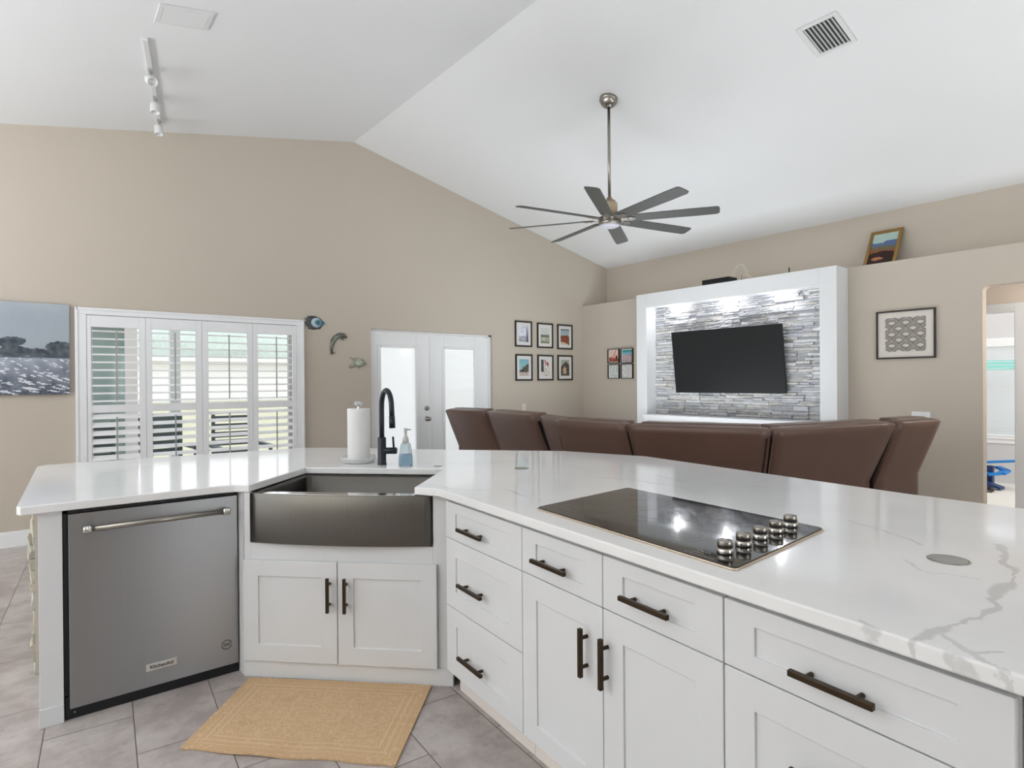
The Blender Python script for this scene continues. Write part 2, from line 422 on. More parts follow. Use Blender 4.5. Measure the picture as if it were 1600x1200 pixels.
b = MB(); wz = lambda x: gz(x)+.02
b.prism([(XL, 0), (1.45, 0), (1.45, wz(1.45)), (XL, wz(XL))], YB-.15, YB, TXZ); b.prism([(1.45, 0), (2.8, 0), (2.8, .25), (1.45, .25)], YB-.15, YB, TXZ)
b.prism([(1.45, 2.2), (2.8, 2.2), (2.8, wz(2.8)), (1.45, wz(1.45))], YB-.15, YB, TXZ); b.prism([(2.8, 0), (W1, 0), (W1, wz(W1)), (RX, RZ+.02), (2.8, wz(2.8))], YB-.15, YB, TXZ)
structure(b.build('wall_front', WALL))
b = MB(); b.box((XL-.15, YB, 2.4), (XL, D+.15, gz(XL)+.02)); b.box((XL-.15, YB, 0), (XL, 2.2, 2.4)); b.box((XL-.15, 6.2, 0), (XL, D+.15, 2.4))
structure(b.build('wall_left', WALL))

# hallway and bedroom beyond the opening
HX, BX = 7.5, 10.0
JW = mat('lit hallway wall tone', (226, 212, 198), .7, spec=.2, var=.01)  # same beige wall paint, with the hall's brightness put into the colour
GRW = mat('pale grey wall paint', (206, 206, 208), .7, spec=.2, var=.01)
CARP = mat('off white carpet', (218, 214, 206), .95, spec=.1, var=.06, scale=40, bump=.5, bscale=300)
SHEER = mat('white translucent fabric', (236, 238, 240), .9, var=.01)
_t = SHEER.node_tree; _b = _t.nodes['Principled BSDF']; _o = _t.nodes['Material Output']
_tr = _t.nodes.new('ShaderNodeBsdfTranslucent'); _tr.inputs['Color'].default_value = (.95, .96, .97, 1)
_ms = _t.nodes.new('ShaderNodeMixShader'); _ms.inputs[0].default_value = .85
_t.links.new(_b.outputs[0], _ms.inputs[1]); _t.links.new(_tr.outputs[0], _ms.inputs[2]); _t.links.new(_ms.outputs[0], _o.inputs['Surface'])
BLINDM = SHEER.copy(); BLINDM.name = 'white blind slat'
for q_ in BLINDM.node_tree.nodes:
    if q_.bl_idname == 'ShaderNodeMixShader': q_.inputs[0].default_value = .4
tag(MB().box((13.0, -1, -.1), (13.1, 6, 2.4)).build('garden_screen', mat('pale teal screen', (128, 190, 178), .7)), 'pale teal garden screen seen through the open bedroom blind slats', 'screen')
b = MB(); b.box((HX, YB, 2.075), (HX+.1, D, 2.45)); b.box((HX, YB, 0), (HX+.1, 1.445, 2.075)); b.box((HX, 2.33, 0), (HX+.1, D, 2.075))
structure(b.build('wall_hallway', JW))
structure(MB().box((W1+.12, YB, -.1), (HX, D, 0)).build('floor_hallway', TILE, origin=(0, 0, 0)))
structure(MB().box((HX, YB, -.1), (BX+.1, 4.2, .006)).build('floor_bedroom', CARP))
b = MB()
for x0, x1 in ((HX-.016, HX), (HX+.1, HX+.116)):
    b.box((x0, 1.38, 0), (x1, 1.47, 2.14)); b.box((x0, 2.31, 0), (x1, 2.40, 2.14)); b.box((x0, 1.47, 2.055), (x1, 2.31, 2.14))
b.box((HX, 1.44, 0), (HX+.1, 1.475, 2.06)); b.box((HX, 2.30, 0), (HX+.1, 2.335, 2.06)); b.box((HX, 1.475, 2.055), (HX+.1, 2.30, 2.076))
structure(b.build('trim_1', TRIM, bevel=.003))
structure(MB().box((W1+.12, YB, 2.45), (HX+.1, D, 2.495)).build('ceiling_hallway', CEIL))
BWY0, BWY1, BWZ0, BWZ1 = 1.1, 2.9, .62, 1.94
b = MB(); b.box((BX, YB, 0), (BX+.12, BWY0, 2.45)); b.box((BX, BWY1, 0), (BX+.12, 4.2, 2.45)); b.box((BX, BWY0, 0), (BX+.12, BWY1, BWZ0)); b.box((BX, BWY0, BWZ1), (BX+.12, BWY1, 2.45))
b.box((HX+.1, 4.1, 0), (BX, 4.2, 2.45))
structure(b.build('wall_bedroom', GRW))
b = MB(); b.box((BX-.03, BWY0-.05, BWZ0-.03), (BX+.05, BWY1+.05, BWZ0)); b.box((BX-.015, BWY0-.04, BWZ0-.09), (BX, BWY1+.04, BWZ0-.03))
b.box((BX+.05, BWY0, BWZ0), (BX+.09, BWY0+.05, BWZ1)); b.box((BX+.05, BWY1-.05, BWZ0), (BX+.09, BWY1, BWZ1)); b.box((BX+.05, BWY0, 1.27), (BX+.09, BWY1, 1.31))
wnd = structure(b.build('window_2', TRIM, bevel=.003))
MB().box((BX+.065, BWY0+.05, BWZ0), (BX+.071, BWY1-.05, BWZ1)).build('window_pane', GLASS, wnd)
bl = thing('window_blind', 'white slatted window blind part open over the bedroom window', 'blind', (BX-.02, (BWY0+BWY1)/2, BWZ0+.004))
MB().box((BX-.03, BWY0+.02, BWZ1-.12), (BX+.03, BWY1-.02, BWZ1-.005)).build('headrail', TRIM, bl, bevel=.004)
b = MB(); z = BWZ0+.03
while z < BWZ1-.12:
    openz = 1.50 < z < 1.65
    T = Matrix.Translation((BX+.01, 0, z)) @ Matrix.Rotation(math.radians(8 if openz else 68), 4, 'Y')
    b.box((-.025, BWY0+.03, -.0015), (.025, BWY1-.03, .0015), T); z += .044
b.build('slats', BLINDM, bl)
MB().box((BX-.015, BWY0+.03, BWZ0+.004), (BX+.03, BWY1-.03, BWZ0+.022)).build('bottom_rail', TRIM, bl, bevel=.003)

# ------------------------------------------------------------------ outside
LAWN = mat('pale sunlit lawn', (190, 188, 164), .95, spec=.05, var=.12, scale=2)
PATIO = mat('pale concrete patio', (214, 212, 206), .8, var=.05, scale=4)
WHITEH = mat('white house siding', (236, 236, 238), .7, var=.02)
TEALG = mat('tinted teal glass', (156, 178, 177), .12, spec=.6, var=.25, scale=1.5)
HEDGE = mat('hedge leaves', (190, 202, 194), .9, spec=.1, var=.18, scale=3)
DKG = mat('dark grey wicker', (84, 96, 98), .7, var=.2, scale=60)
RED = mat('faded red plastic', (214, 88, 92), .45, var=.05)
structure(MB().prism([(-6, D+.15), (9, D+.15), (9, 10.4), (-6, 10.4)], -.16, -.06).build('floor_patio', PATIO))
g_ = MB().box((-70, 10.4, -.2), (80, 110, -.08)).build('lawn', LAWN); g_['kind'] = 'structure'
h_ = MB(); h_.box((-25, 56, -.1), (30, 60, 3.3)); h_.prism([(-26, 55), (31, 55), (31, 61), (-26, 61)], 3.3, 3.6)
tag(h_.build('white_house', WHITEH), 'long white house beyond the lawn, seen through the shutters', 'building')
def bush(name, label, c, r, m, seed, cat, n=60):
    b = MB(); q = random.Random(seed)
    bmesh.ops.create_icosphere(b.bm, subdivisions=4, radius=1)
    for v in b.bm.verts:
        k = 1+.28*noise.noise(v.co*2.3+Vector((seed, 0, 0)))+.12*noise.noise(v.co*7+Vector((seed, 3, 0)))
        v.co = Vector((c[0]+v.co.x*r[0]*k, c[1]+v.co.y*r[1]*k, c[2]+max(v.co.z, -.6)*r[2]*k))
    return tag(b.build(name, m, smooth=True), label, cat)
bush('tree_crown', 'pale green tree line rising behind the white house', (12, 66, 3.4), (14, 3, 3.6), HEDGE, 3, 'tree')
# glazed wing of the house close to the window
wg = thing('sliding_glass_door', 'teal tinted sliding glass door in a white frame outside the first shutter panel', 'door', (-.4, 8.6, -.06))
b = MB(); b.box((-2.4, 8.55, 2.12), (.93, 8.67, 2.6)); b.box((.80, 8.55, -.06), (.93, 8.67, 2.12)); b.box((-2.4, 8.55, -.06), (.80, 8.67, .06)); b.box((-.7, 8.57, .06), (-.62, 8.65, 2.12))
b.build('door_frame', WHITEH, wg, bevel=.006)
MB().box((-2.4, 8.60, .06), (.80, 8.62, 2.12)).build('glass_panel', TEALG, wg)
tag(MB().box((1.48, 9.9, -.06), (1.62, 10.04, 3.0)).build('patio_post', mat('pale grey post', (196, 200, 200), .6), bevel=.01), 'pale grey post on the patio outside the second shutter panel', 'post')
tag(MB().box((3.35, 9.6, -.06), (3.9, 9.72, 3.0)).build('patio_column', WHITEH, bevel=.01), 'wide white column on the patio outside the fourth shutter panel', 'column')
def patio_chair(x, y, rz, label):
    t = thing('patio_chair', label, 'chair', (x, y, -.06), 'patio chairs')
    T = Matrix.Translation((x, y, -.06)) @ Matrix.Rotation(rz, 4, 'Z')
    MB().box((-.3, -.3, .36), (.3, .3, .44), T).build('seat', DKG, t, bevel=.02)
    b = MB()
    for k in range(5): b.box((-.3, .27, .5+k*.11), (.3, .31, .58+k*.11), T)
    b.box((-.3, .26, .44), (-.26, .32, 1.05), T); b.box((.26, .26, .44), (.3, .32, 1.05), T)
    b.build('backrest', DKG, t, bevel=.006)
    for sx in (-1, 1):
        for sy in (-1, 1):
            MB().box((sx*.28-.02, sy*.28-.02, 0), (sx*.28+.02, sy*.28+.02, .36), T).build('leg', DKG, t)
        MB().box((sx*.31-.03, -.3, .6), (sx*.31+.03, .3, .64), T).box((sx*.31-.02, -.3, .36), (sx*.31+.02, -.26, .6), T).build('armrest', DKG, t)
patio_chair(1.27, 9.05, .1, 'dark slatted patio chair outside the second shutter panel, by the grey post')
patio_chair(2.12, 8.6, 0, 'dark slatted patio chair square behind the third shutter panel')
patio_chair(.35, 7.75, .0, 'dark slatted patio chair in front of the teal glass door')
b = MB(); b.box((2.62, 8.2, -.06), (3.1, 8.55, .26)); b.box((2.60, 8.18, .26), (3.12, 8.57, .33))
tag(b.build('cooler_box', RED, bevel=.02), 'red cooler box on the patio outside the fourth shutter panel', 'cooler')
tag(MB().lathe([(.05, 0), (.12, .01), (.15, .3), (.16, .31)], (1.72, 9.5, 1.0-1.06)).build('plant_pot', mat('turquoise pot', (90, 176, 186), .4)), 'turquoise pot on the patio between the two far chairs', 'pot')

# ------------------------------------------------------------------ window and shutters
b = MB(); y0 = D+.06
b.box((WX0, y0, WZ0), (WX1, y0+.05, WZ0+.05)); b.box((WX0, y0, WZ1-.05), (WX1, y0+.05, WZ1)); b.box((WX0, y0, WZ0), (WX0+.05, y0+.05, WZ1)); b.box((WX1-.05, y0, WZ0), (WX1, y0+.05, WZ1))
b.box(((WX0+WX1)/2-.03, y0, WZ0), ((WX0+WX1)/2+.03, y0+.05, WZ1))
wn = structure(b.build('window_1', TRIM, bevel=.003))
MB().box((WX0+.05, y0+.02, WZ0+.05), (WX1-.05, y0+.026, WZ1-.05)).build('window_pane', GLASS, wn)

sh = thing('plantation_shutters', 'white plantation shutters of four hinged panels over the window', 'shutters', (1.277, D-.03, .37))
b = MB(); CX0, CX1, CZ0, CZ1 = .252, 2.303, .37, 2.10
for x0, x1, z0, z1 in ((CX0, CX1, 2.045, CZ1), (CX0, CX1, CZ0, .425), (CX0, .328, .425, 2.045), (2.23, CX1, .425, 2.045)):
    b.box((x0, D-.056, z0), (x1, D-.001, z1))
b.box((CX0-.008, D-.062, CZ0-.008), (CX0+.014, D-.001, CZ1+.008)); b.box((CX1-.014, D-.062, CZ0-.008), (CX1+.008, D-.001, CZ1+.008)); b.box((CX0, D-.062, CZ1-.014), (CX1, D-.001, CZ1+.008)); b.box((CX0, D-.062, CZ0-.008), (CX1, D-.001, CZ0+.014))
b.build('casing', SHUT, sh, bevel=.003)
panels = [(.330, .363, .740, .792), (.794, .843, 1.223, 1.279), (1.281, 1.337, 1.714, 1.765), (1.767, 1.818, 2.186, 2.228)]
for x0, a0, a1, x1 in panels:
    yA, yB = D-.052, D-.020
    b = MB()
    b.box((x0, yA, .43), (a0, yB, 2.04)); b.box((a1, yA, .43), (x1, yB, 2.04))
    b.box((a0, yA, 1.934), (a1, yB, 2.04)); b.box((a0, yA, 1.142), (a1, yB, 1.212)); b.box((a0, yA, .43), (a1, yB, .53))
    p = b.build('shutter_panel', SHUT, sh, bevel=.0025)
    b = MB()
    for z0, z1, n in ((1.212, 1.934, 10), (.53, 1.142, 8)):
        st = (z1-z0)/n
        for k in range(n):
            zc = z0+st*(k+.5)
            T = Matrix.Translation(((a0+a1)/2, D-.035, zc)) @ Matrix.Rotation(math.radians(14 if z0 > 1 else (44 if a0 < .5 else 30)), 4, 'X')
            hw = (a1-a0)/2-.002
            prof = [(-.032, 0), (-.02, .0042), (0, .0055), (.02, .0042), (.032, 0), (.02, -.0042), (0, -.0055), (-.02, -.0042)]
            va = [b.bm.verts.new(T @ Vector((-hw, y, z))) for y, z in prof]; vb = [b.bm.verts.new(T @ Vector((hw, y, z))) for y, z in prof]
            b.bm.faces.new(va); b.bm.faces.new(vb[::-1])
            for i in range(8): b.bm.faces.new((va[i], vb[i], vb[(i+1) % 8], va[(i+1) % 8]))
    lv = b.build('louvers', LOUV, p)
    for z0, z1 in ((1.25, 1.91), (.56, 1.10)):
        xm = (a0+a1)/2+.003
        MB().box((xm-.006, D-.077, z0), (xm+.006, D-.068, z1)).build('tilt_rod', mat('grey tilt rod', (166, 166, 166), .5), p, bevel=.002)

# ------------------------------------------------------------------ french doors
DOORW = mat('white door paint', (238, 239, 241), .4, spec=.4, var=.008)
yD = D+.055
b = MB(); b.box((DX0, yD-.01, 0), (DX0+.02, yD+.08, DZ1)); b.box((4.945, yD-.01, 0), (DX1, yD+.08, DZ1)); b.box((DX0, yD-.01, 2.03), (DX1, yD+.08, DZ1))
structure(b.build('door_frame', DOORW, bevel=.003))
def french(name, x0, x1, gx0, gx1, gtop, blinds):
    b = MB(); gz0 = .28
    b.box((x0, yD, .01), (gx0, yD+.045, 2.022)); b.box((gx1, yD, .01), (x1, yD+.045, 2.022)); b.box((gx0, yD, gtop), (gx1, yD+.045, 2.022)); b.box((gx0, yD, .01), (gx1, yD+.045, gz0))
    for q in ((gx0-.03, gz0-.03, gx0+.012, gtop+.03), (gx1-.012, gz0-.03, gx1+.03, gtop+.03), (gx0, gtop-.012, gx1, gtop+.03), (gx0, gz0-.03, gx1, gz0+.012)):
        b.box((q[0], yD-.012, q[1]), (q[2], yD+.002, q[3]))
    d = structure(b.build(name, DOORW, bevel=.003))
    MB().box((gx0+.004, yD+.014, gz0+.004), (gx1-.004, yD+.018, gtop-.004)).build('glass_pane', GLASS, d)
    if blinds:
        b = MB(); z = gz0+.02
        while z < gtop-.02:
            T = Matrix.Translation((0, yD+.029, z)) @ Matrix.Rotation(math.radians(62), 4, 'X')
            b.box((gx0+.012, -.0085, -.0006), (gx1-.012, .0085, .0006), T); z += .0165
        b.build('blind_slats', SHEER, d)
    else:
        MB().box((gx0+.006, yD+.027, gz0+.005), (gx1-.004, yD+.03, gtop-.004)).build('shade', SHEER, d)
    return d
dl = french('door_1', 3.166, 3.997, 3.285, 3.795, 1.852, False)
dr = french('door_2', 4.003, 4.943, 4.215, 4.715, 1.845, True)
MB().lathe([(.03, 0), (.031, .006), (.024, .012), (.012, .02), (.014, .034)], (3.945, yD, 1.062), (0, -1, 0)).build('deadbolt', NICKEL, dl, smooth=True)
MB().lathe([(.032, 0), (.033, .006), (.012, .012), (.011, .03), (.027, .042), (.03, .056), (.022, .068), (.008, .071)], (3.95, yD, .925), (0, -1, 0)).build('door_knob', NICKEL, dl, smooth=True)
b = MB().box((3.99, yD-.012, .01), (4.01, yD, 2.02)); b.build('astragal', DOORW, dr, bevel=.003)

# ------------------------------------------------------------------ tv niche
NX, NB = 6.50, 6.72
nz = thing('media_niche', 'white built-in surround framing a grey stacked stone panel, television inside', 'tv niche', (NX, 4.05, 0))
b = MB()
NY0, NY1, IY0, IY1, NZ, IZ = 2.717, 5.37, 2.893, 5.195, 2.590, 2.402
for y0, y1, z0, z1 in ((NY0, IY0, 0, NZ), (IY1, NY1, 0, NZ), (IY0, IY1, IZ, NZ), (IY0, IY1, 0, .52)):
    b.box((NX, y0, z0), (W1-.001, y1, z1))
b.box((NB+.02, IY0, .52), (W1-.001, IY1, IZ))
b.build('surround', mat('white niche paint', (228, 229, 231), .6, spec=.25, var=.008), nz, bevel=.004)
# stacked ledgestone, one mesh
def ledgestone(T, s0, s1, z0, z1, seed, cols, dmax, ph=.15, pw=(.34, .52), courses=(3, 5)):
    """stacked stone panels: interlocking blocks of a few courses, each split into short stones of its own depth"""
    q = random.Random(seed); b = MB(); colour = []
    def stone(a, e, za, ze):
        d0 = q.uniform(.12, 1.)**1.2*dmax; d1 = max(.1*dmax, d0+q.uniform(-.3, .3)*dmax); g = .0012; h = ze-za
        n = max(2, int((e-a)/.035)); rows = []
        tilt = q.uniform(-.25, .25)*dmax
        for r, f in ((0, .02), (1, .35), (2, .7), (3, .98)):
            row = []
            for i in range(n+1):
                t = i/n; d = d0+(d1-d0)*t+tilt*(f-.5)+q.uniform(-.14, .14)*dmax
                if r in (0, 3): d *= .82
                zz = za+g+(h-2*g)*f+(q.uniform(-.12, .12)*h if r in (1, 2) else 0)
                row.append(b.bm.verts.new(T @ Vector((a+g+(e-a-2*g)*t, max(d, .003), zz))))
            rows.append(row)
        bk0 = [b.bm.verts.new(T @ Vector((a+g+(e-a-2*g)*i/n, -.004, za+g))) for i in range(n+1)]; bk1 = [b.bm.verts.new(T @ Vector((a+g+(e-a-2*g)*i/n, -.004, ze-g))) for i in range(n+1)]
        rows = [bk0]+rows+[bk1]
        for ra, rb in zip(rows, rows[1:]):
            for i in range(n): b.bm.faces.new((ra[i], ra[i+1], rb[i+1], rb[i]))
        for i in (0, n): b.bm.faces.new([row[i] for row in rows])
        c = q.choice(cols); k = q.uniform(.95, 1.05)
        ordered = rows[1:-1]+[bk0, bk1]
        colour.extend([tuple(min(255, x*k) for x in c)]*sum(len(r) for r in ordered))
    z = z0; k = 0
    while z < z1-.02:
        zt_ = min(z+ph, z1); s = s0-(q.uniform(.05, .3) if k else 0)
        while s < s1-.01:
            e = s+q.uniform(*pw); a_, e_ = max(s, s0), min(e, s1); s = e
            if e_-a_ < .02: continue
            nc = q.randint(*courses); cuts = sorted([0, 1]+[(i+1+q.uniform(-.25, .25))/nc for i in range(nc-1)])
            for f0, f1 in zip(cuts, cuts[1:]):
                za, ze = z+(zt_-z)*f0, z+(zt_-z)*f1; p = a_
                while p < e_-.01:
                    pe = p+q.uniform(.09, .30)
                    if e_-pe < .05: pe = e_
                    stone(p, pe, za, ze); p = pe
        z = zt_; k += 1
    return b, colour
STONE = attr_mat('split ledgestone', .85, .2, bump=.7, bscale=45, var=.2)
TN = frame_T((NB+.008, IY1), (0, -1), (-1, 0))
b, cl = ledgestone(TN, 0, IY1-IY0, .95, IZ, 5, [(208, 209, 213), (196, 197, 202), (216, 216, 219), (184, 185, 191), (210, 208, 205), (200, 199, 198)], .046, .15)
st = b.build('stone_panel', STONE, nz)
at = st.data.color_attributes.new('Col', 'FLOAT_COLOR', 'POINT'); at.data.foreach_set('color', [x for c in cl for x in lin(c)+(1,)])
# mantel shelf and the open media cubbies below it
b = MB(); b.box((6.40, 2.955, .888), (NB-.004, 5.188, .945)); 
b.build('mantel_shelf', mat('white shelf paint', (228, 229, 231), .5, spec=.3, var=.008), nz, bevel=.003)
b = MB()
b.box((6.42, 2.975, .52), (6.70, 3.02, .885)); b.box((6.42, 5.12, .52), (6.70, 5.165, .885)); b.box((6.42, 4.08, .52), (6.70, 4.12, .885)); b.box((6.42, 2.975, .52), (6.70, 5.165, .56)); b.box((6.42, 3.02, .868), (6.46, 5.12, .885)); b.box((6.66, 3.02, .56), (6.70, 5.12, .885))
b.build('media_cabinet', TRIM, nz, bevel=.003)
LAMPW = mat('warm white led lens', (255, 250, 244), .4, emit=7., var=0)
for yy in (4.79, 4.08, 3.38):
    rl = MB().lathe([(.045, 0), (.045, .006), (.034, .008), (.034, .010)], (6.60, yy, IZ), (0, 0, -1)).build('recessed_light', TRIM, nz, smooth=True)
    MB().cyl((6.60, yy, IZ-.0102), (6.60, yy, IZ-.012), .031).build('lens', LAMPW, rl)
    ld = bpy.data.lights.new('niche_lamp', 'POINT'); ld.energy = 2.3; ld.shadow_soft_size = .022; ld.color = (.97, .98, 1)
    lo = bpy.data.objects.new('niche_lamp', ld); C.objects.link(lo); lo.location = (6.60, yy, IZ-.04)

tv = thing('television', 'large flat black television tilted down on the grey stone panel', 'television', (6.61, 4.083, 1.24))
Tt = Matrix.Translation((6.605, 4.083, 1.638)) @ Matrix.Rotation(math.radians(-7.2), 4, 'Y')
MB().box((0, -.75, -.402), (.028, .75, .402), Tt).build('housing', BLACK, tv, bevel=.004)
MB().box((-.002, -.742, -.392), (.0, .742, .395), Tt).build('screen', SCREEN, tv)
MB().box((.028, -.25, -.18), (.07, .25, .18), Tt).box((6.66, 3.95, 1.55), (6.725, 4.2, 1.75)).build('wall_mount', BLACK, tv)

# ------------------------------------------------------------------ island
ZC0, ZC1 = .881, .916
RO = Vector((1.430, 2.294, 0)); RU = Vector((-.0793, -.9969, 0)).normalized(); RN = Vector((-.9969, .0793, 0)).normalized()
TR = frame_T(RO, RU, RN)
SO = Vector((.752, 3.020, 0)); SU = Vector((.7071, -.7071, 0)); SN = Vector((-.7071, -.7071, 0)); TS = frame_T(SO, SU, SN)
TD = frame_T((0, 3.085), (1, 0), (0, -1))

def shaker(T, s0, s1, z0, z1, stile, rail, rail_b=None, th=.02, n0=0., rec=.007):
    """flat frame with a recessed field; front at n0"""
    b = MB(); rb = rail if rail_b is None else rail_b
    def R(a, c, d, e, n): return [T @ Vector(p) for p in ((a, n, d), (c, n, d), (c, n, e), (a, n, e))]
    o = [b.bm.verts.new(p) for p in R(s0, s1, z0, z1, n0)]; i = [b.bm.verts.new(p) for p in R(s0+stile, s1-stile, z0+rb, z1-rail, n0)]
    r = [b.bm.verts.new(p) for p in R(s0+stile, s1-stile, z0+rb, z1-rail, n0-rec)]; k = [b.bm.verts.new(p) for p in R(s0, s1, z0, z1, n0-th)]
    for a in range(4):
        c = (a+1) % 4
        b.bm.faces.new((o[a], o[c], i[c], i[a])); b.bm.faces.new((i[a], i[c], r[c], r[a])); b.bm.faces.new((o[c], o[a], k[a], k[c]))
    b.bm.faces.new(r); b.bm.faces.new(k[::-1]); return b
def pull(T, a, b_, n0, parent):
    """square bar pull between two local points (s, z)"""
    m = MB(); (s0, z0), (s1, z1) = a, b_; h = .0068
    nf = n0+.030
    m.box((min(s0, s1)-(h if s0 == s1 else 0), nf-h, min(z0, z1)-(h if z0 == z1 else 0)), (max(s0, s1)+(h if s0 == s1 else 0), nf+h, max(z0, z1)+(h if z0 == z1 else 0)), T)
    for f in (.2, .8):
        s, z = s0+(s1-s0)*f, z0+(z1-z0)*f
        m.cyl(T @ Vector((s, n0-.0005, z)), T @ Vector((s, nf-h+.001, z)), .0062)
    return m.build('handle', BRONZE, parent, bevel=.0012)
def front(name, T, s0, s1, z0, z1, parent, stile, rail, hd, rail_b=None, n0=0.):
    d = shaker(T, s0, s1, z0, z1, stile, rail, rail_b, n0=n0).build(name, CAB, parent, bevel=.002)
    pull(T, hd[0], hd[1], n0, d); return d

# end panel beside the dishwasher
ep = thing('cabinet_end_panel', 'tall narrow white cabinet panel closing the island end beside the dishwasher', 'cabinet panel', (.025, 3.3, 0))
MB().box((-.015, -.58, .0), (.064, 0.0, ZC0), TD).build('panel', CAB, ep, bevel=.002)
MB().box((-.017, 0.0, 0), (.064, .008, .078), TD).build('toe_board', CAB, ep, bevel=.002)

# dishwasher
dw = thing('dishwasher', 'stainless steel dishwasher with towel bar handle at the island end', 'dishwasher', (.405, 3.37, 0))
MB().box((.067, -.57, .002), (.744, -.028, .878), TD).box((.067, -.027, .862), (.744, -.012, .879), TD).box((.067, -.027, 0.1), (.083, -.012, .879), TD).build('tub_housing', BLACK, dw)
MB().box((.068, -.05, .001), (.745, -.008, .095), TD).build('kick_plate', BLACK, dw)
door = MB().box((.083, -.026, .046), (.742, .004, .860), TD).build('door', STEEL, dw, bevel=.003); grain_uv(door)
b = MB().cyl(TD @ Vector((.14, .05, .797)), TD @ Vector((.69, .05, .797)), .0115)
for s in (.15, .68): b.cyl(TD @ Vector((s, .003, .797)), TD @ Vector((s, .05, .797)), .009)
hb = b.build('handle', NICKEL, door, smooth=True)
for s in (.132, .668):
    b = MB()
    b.cyl(TD @ Vector((s, .05, .797)), TD @ Vector((s+.03, .05, .797)), .0165)
    for k in range(3): b.cyl(TD @ Vector((s+.003+k*.009, .05, .797)), TD @ Vector((s+.008+k*.009, .05, .797)), .018)
    b.build('handle_end', CHROME, hb, smooth=True)
def text_mesh(txt, size, T, name, m, parent, bold=.0):
    cu = bpy.data.curves.new(name, 'FONT'); cu.body = txt; cu.size = size; cu.align_x = 'CENTER'; cu.align_y = 'CENTER'; cu.extrude = .0004; cu.offset = bold; cu.resolution_u = 3
    tmp = bpy.data.objects.new(name, cu); C.objects.link(tmp)
    me = bpy.data.meshes.new_from_object(tmp.evaluated_get(bpy.context.evaluated_depsgraph_get()))
    bpy.data.objects.remove(tmp); o = org(parent)
    for v in me.vertices: v.co = T @ v.co - o
    me.materials.clear(); me.materials.append(m)
    ob = bpy.data.objects.new(name, me); C.objects.link(ob); ob.parent = parent; return ob
bd = MB().box((.356, .004, .119), (.477, .008, .150), TD).build('badge', mat('pale steel badge', (214, 212, 208), .3, metal=.6), door, bevel=.001)
TB = TD @ Matrix.Translation((.4165, .0085, .1345)) @ Matrix(((1, 0, 0, 0), (0, 0, 1, 0), (0, 1, 0, 0), (0, 0, 0, 1)))
INK = mat('dark engraved lettering', (52, 50, 50), .5)
text_mesh('KitchenAid', .0205, TB, 'lettering', INK, bd, .0004)
# round service emblem: ring of small marks round a spanner
b = MB(); ec = Vector((.688, .0043, .147))
for k in range(30):
    a = 2*PI*k/30
    if abs(math.cos(a)) > .985: continue
    T = TD @ Matrix.Translation(ec) @ Matrix.Rotation(-a, 4, 'Y') @ Matrix.Translation((.021, 0, 0))
    b.box((-.0028, 0, -.0014), (.0028, .0008, .0014), T)
for k in range(16):
    a0, a1 = 2*PI*k/16, 2*PI*(k+1)/16
    pts = [(ec.x-.006+r*math.cos(a), ec.z+r*math.sin(a)) for r, a in ((.0075, a0), (.0075, a1), (.0042, a1), (.0042, a0))]
    b.face([TD @ Vector((x, ec.y+.0008, z)) for x, z in pts])
b.box((ec.x+.0005, ec.y, ec.z-.002), (ec.x+.006, ec.y+.0009, ec.z+.002), TD); b.box((ec.x+.005, ec.y, ec.z+.002), (ec.x+.014, ec.y+.0009, ec.z+.0055), TD); b.box((ec.x+.005, ec.y, ec.z-.0055), (ec.x+.014, ec.y+.0009, ec.z-.002), TD)
b.build('emblem', INK, door)
for s, z in ((.10, .026), (.405, .05), (.44, .05), (.60, .075), (.72, .07)): MB().cyl(TD @ Vector((s, -.009, z)), TD @ Vector((s, -.0062, z)), .0035, seg=10).build('screw', NICKEL, dw)

# sink base cabinet
sc = thing('sink_base_cabinet', 'white two-door cabinet under the farmhouse sink, set diagonally in the corner', 'cabinet', (1.15, 2.75, 0))
b = MB(); fr = -.004
b.box((.002, -.022, .079), (.034, fr, ZC0-.001), TS); b.box((.928, -.022, .079), (1.012, fr, ZC0-.001), TS); b.box((.034, -.022, .550), (.928, fr, .640), TS); b.box((.034, -.022, .079), (.928, fr, .105), TS)
b.box((.034, -.56, .079), (.985, -.022, .10), TS); b.box((.34, -.56, .079), (.36, -.45, .6), TS); b.box((.965, -.56, .10), (.985, -.022, .63), TS)
b.prism([(.747, 3.095), (.753, 3.02), (.775, 3.04), (.775, 3.095)], .0, ZC0-.001)
b.build('face_frame', CAB, sc, bevel=.0015)
MB().box((.0, -.02, 0), (1.02, .002, .079), TS).build('toe_board', CAB, sc, bevel=.0015)
front('door', TS, .006, .4715, .082, .561, sc, .076, .074, ((.437, .334), (.437, .495)), .082, n0=.016)
front('door', TS, .4755, .948, .082, .561, sc, .076, .074, ((.519, .334), (.519, .495)), .082, n0=.016)
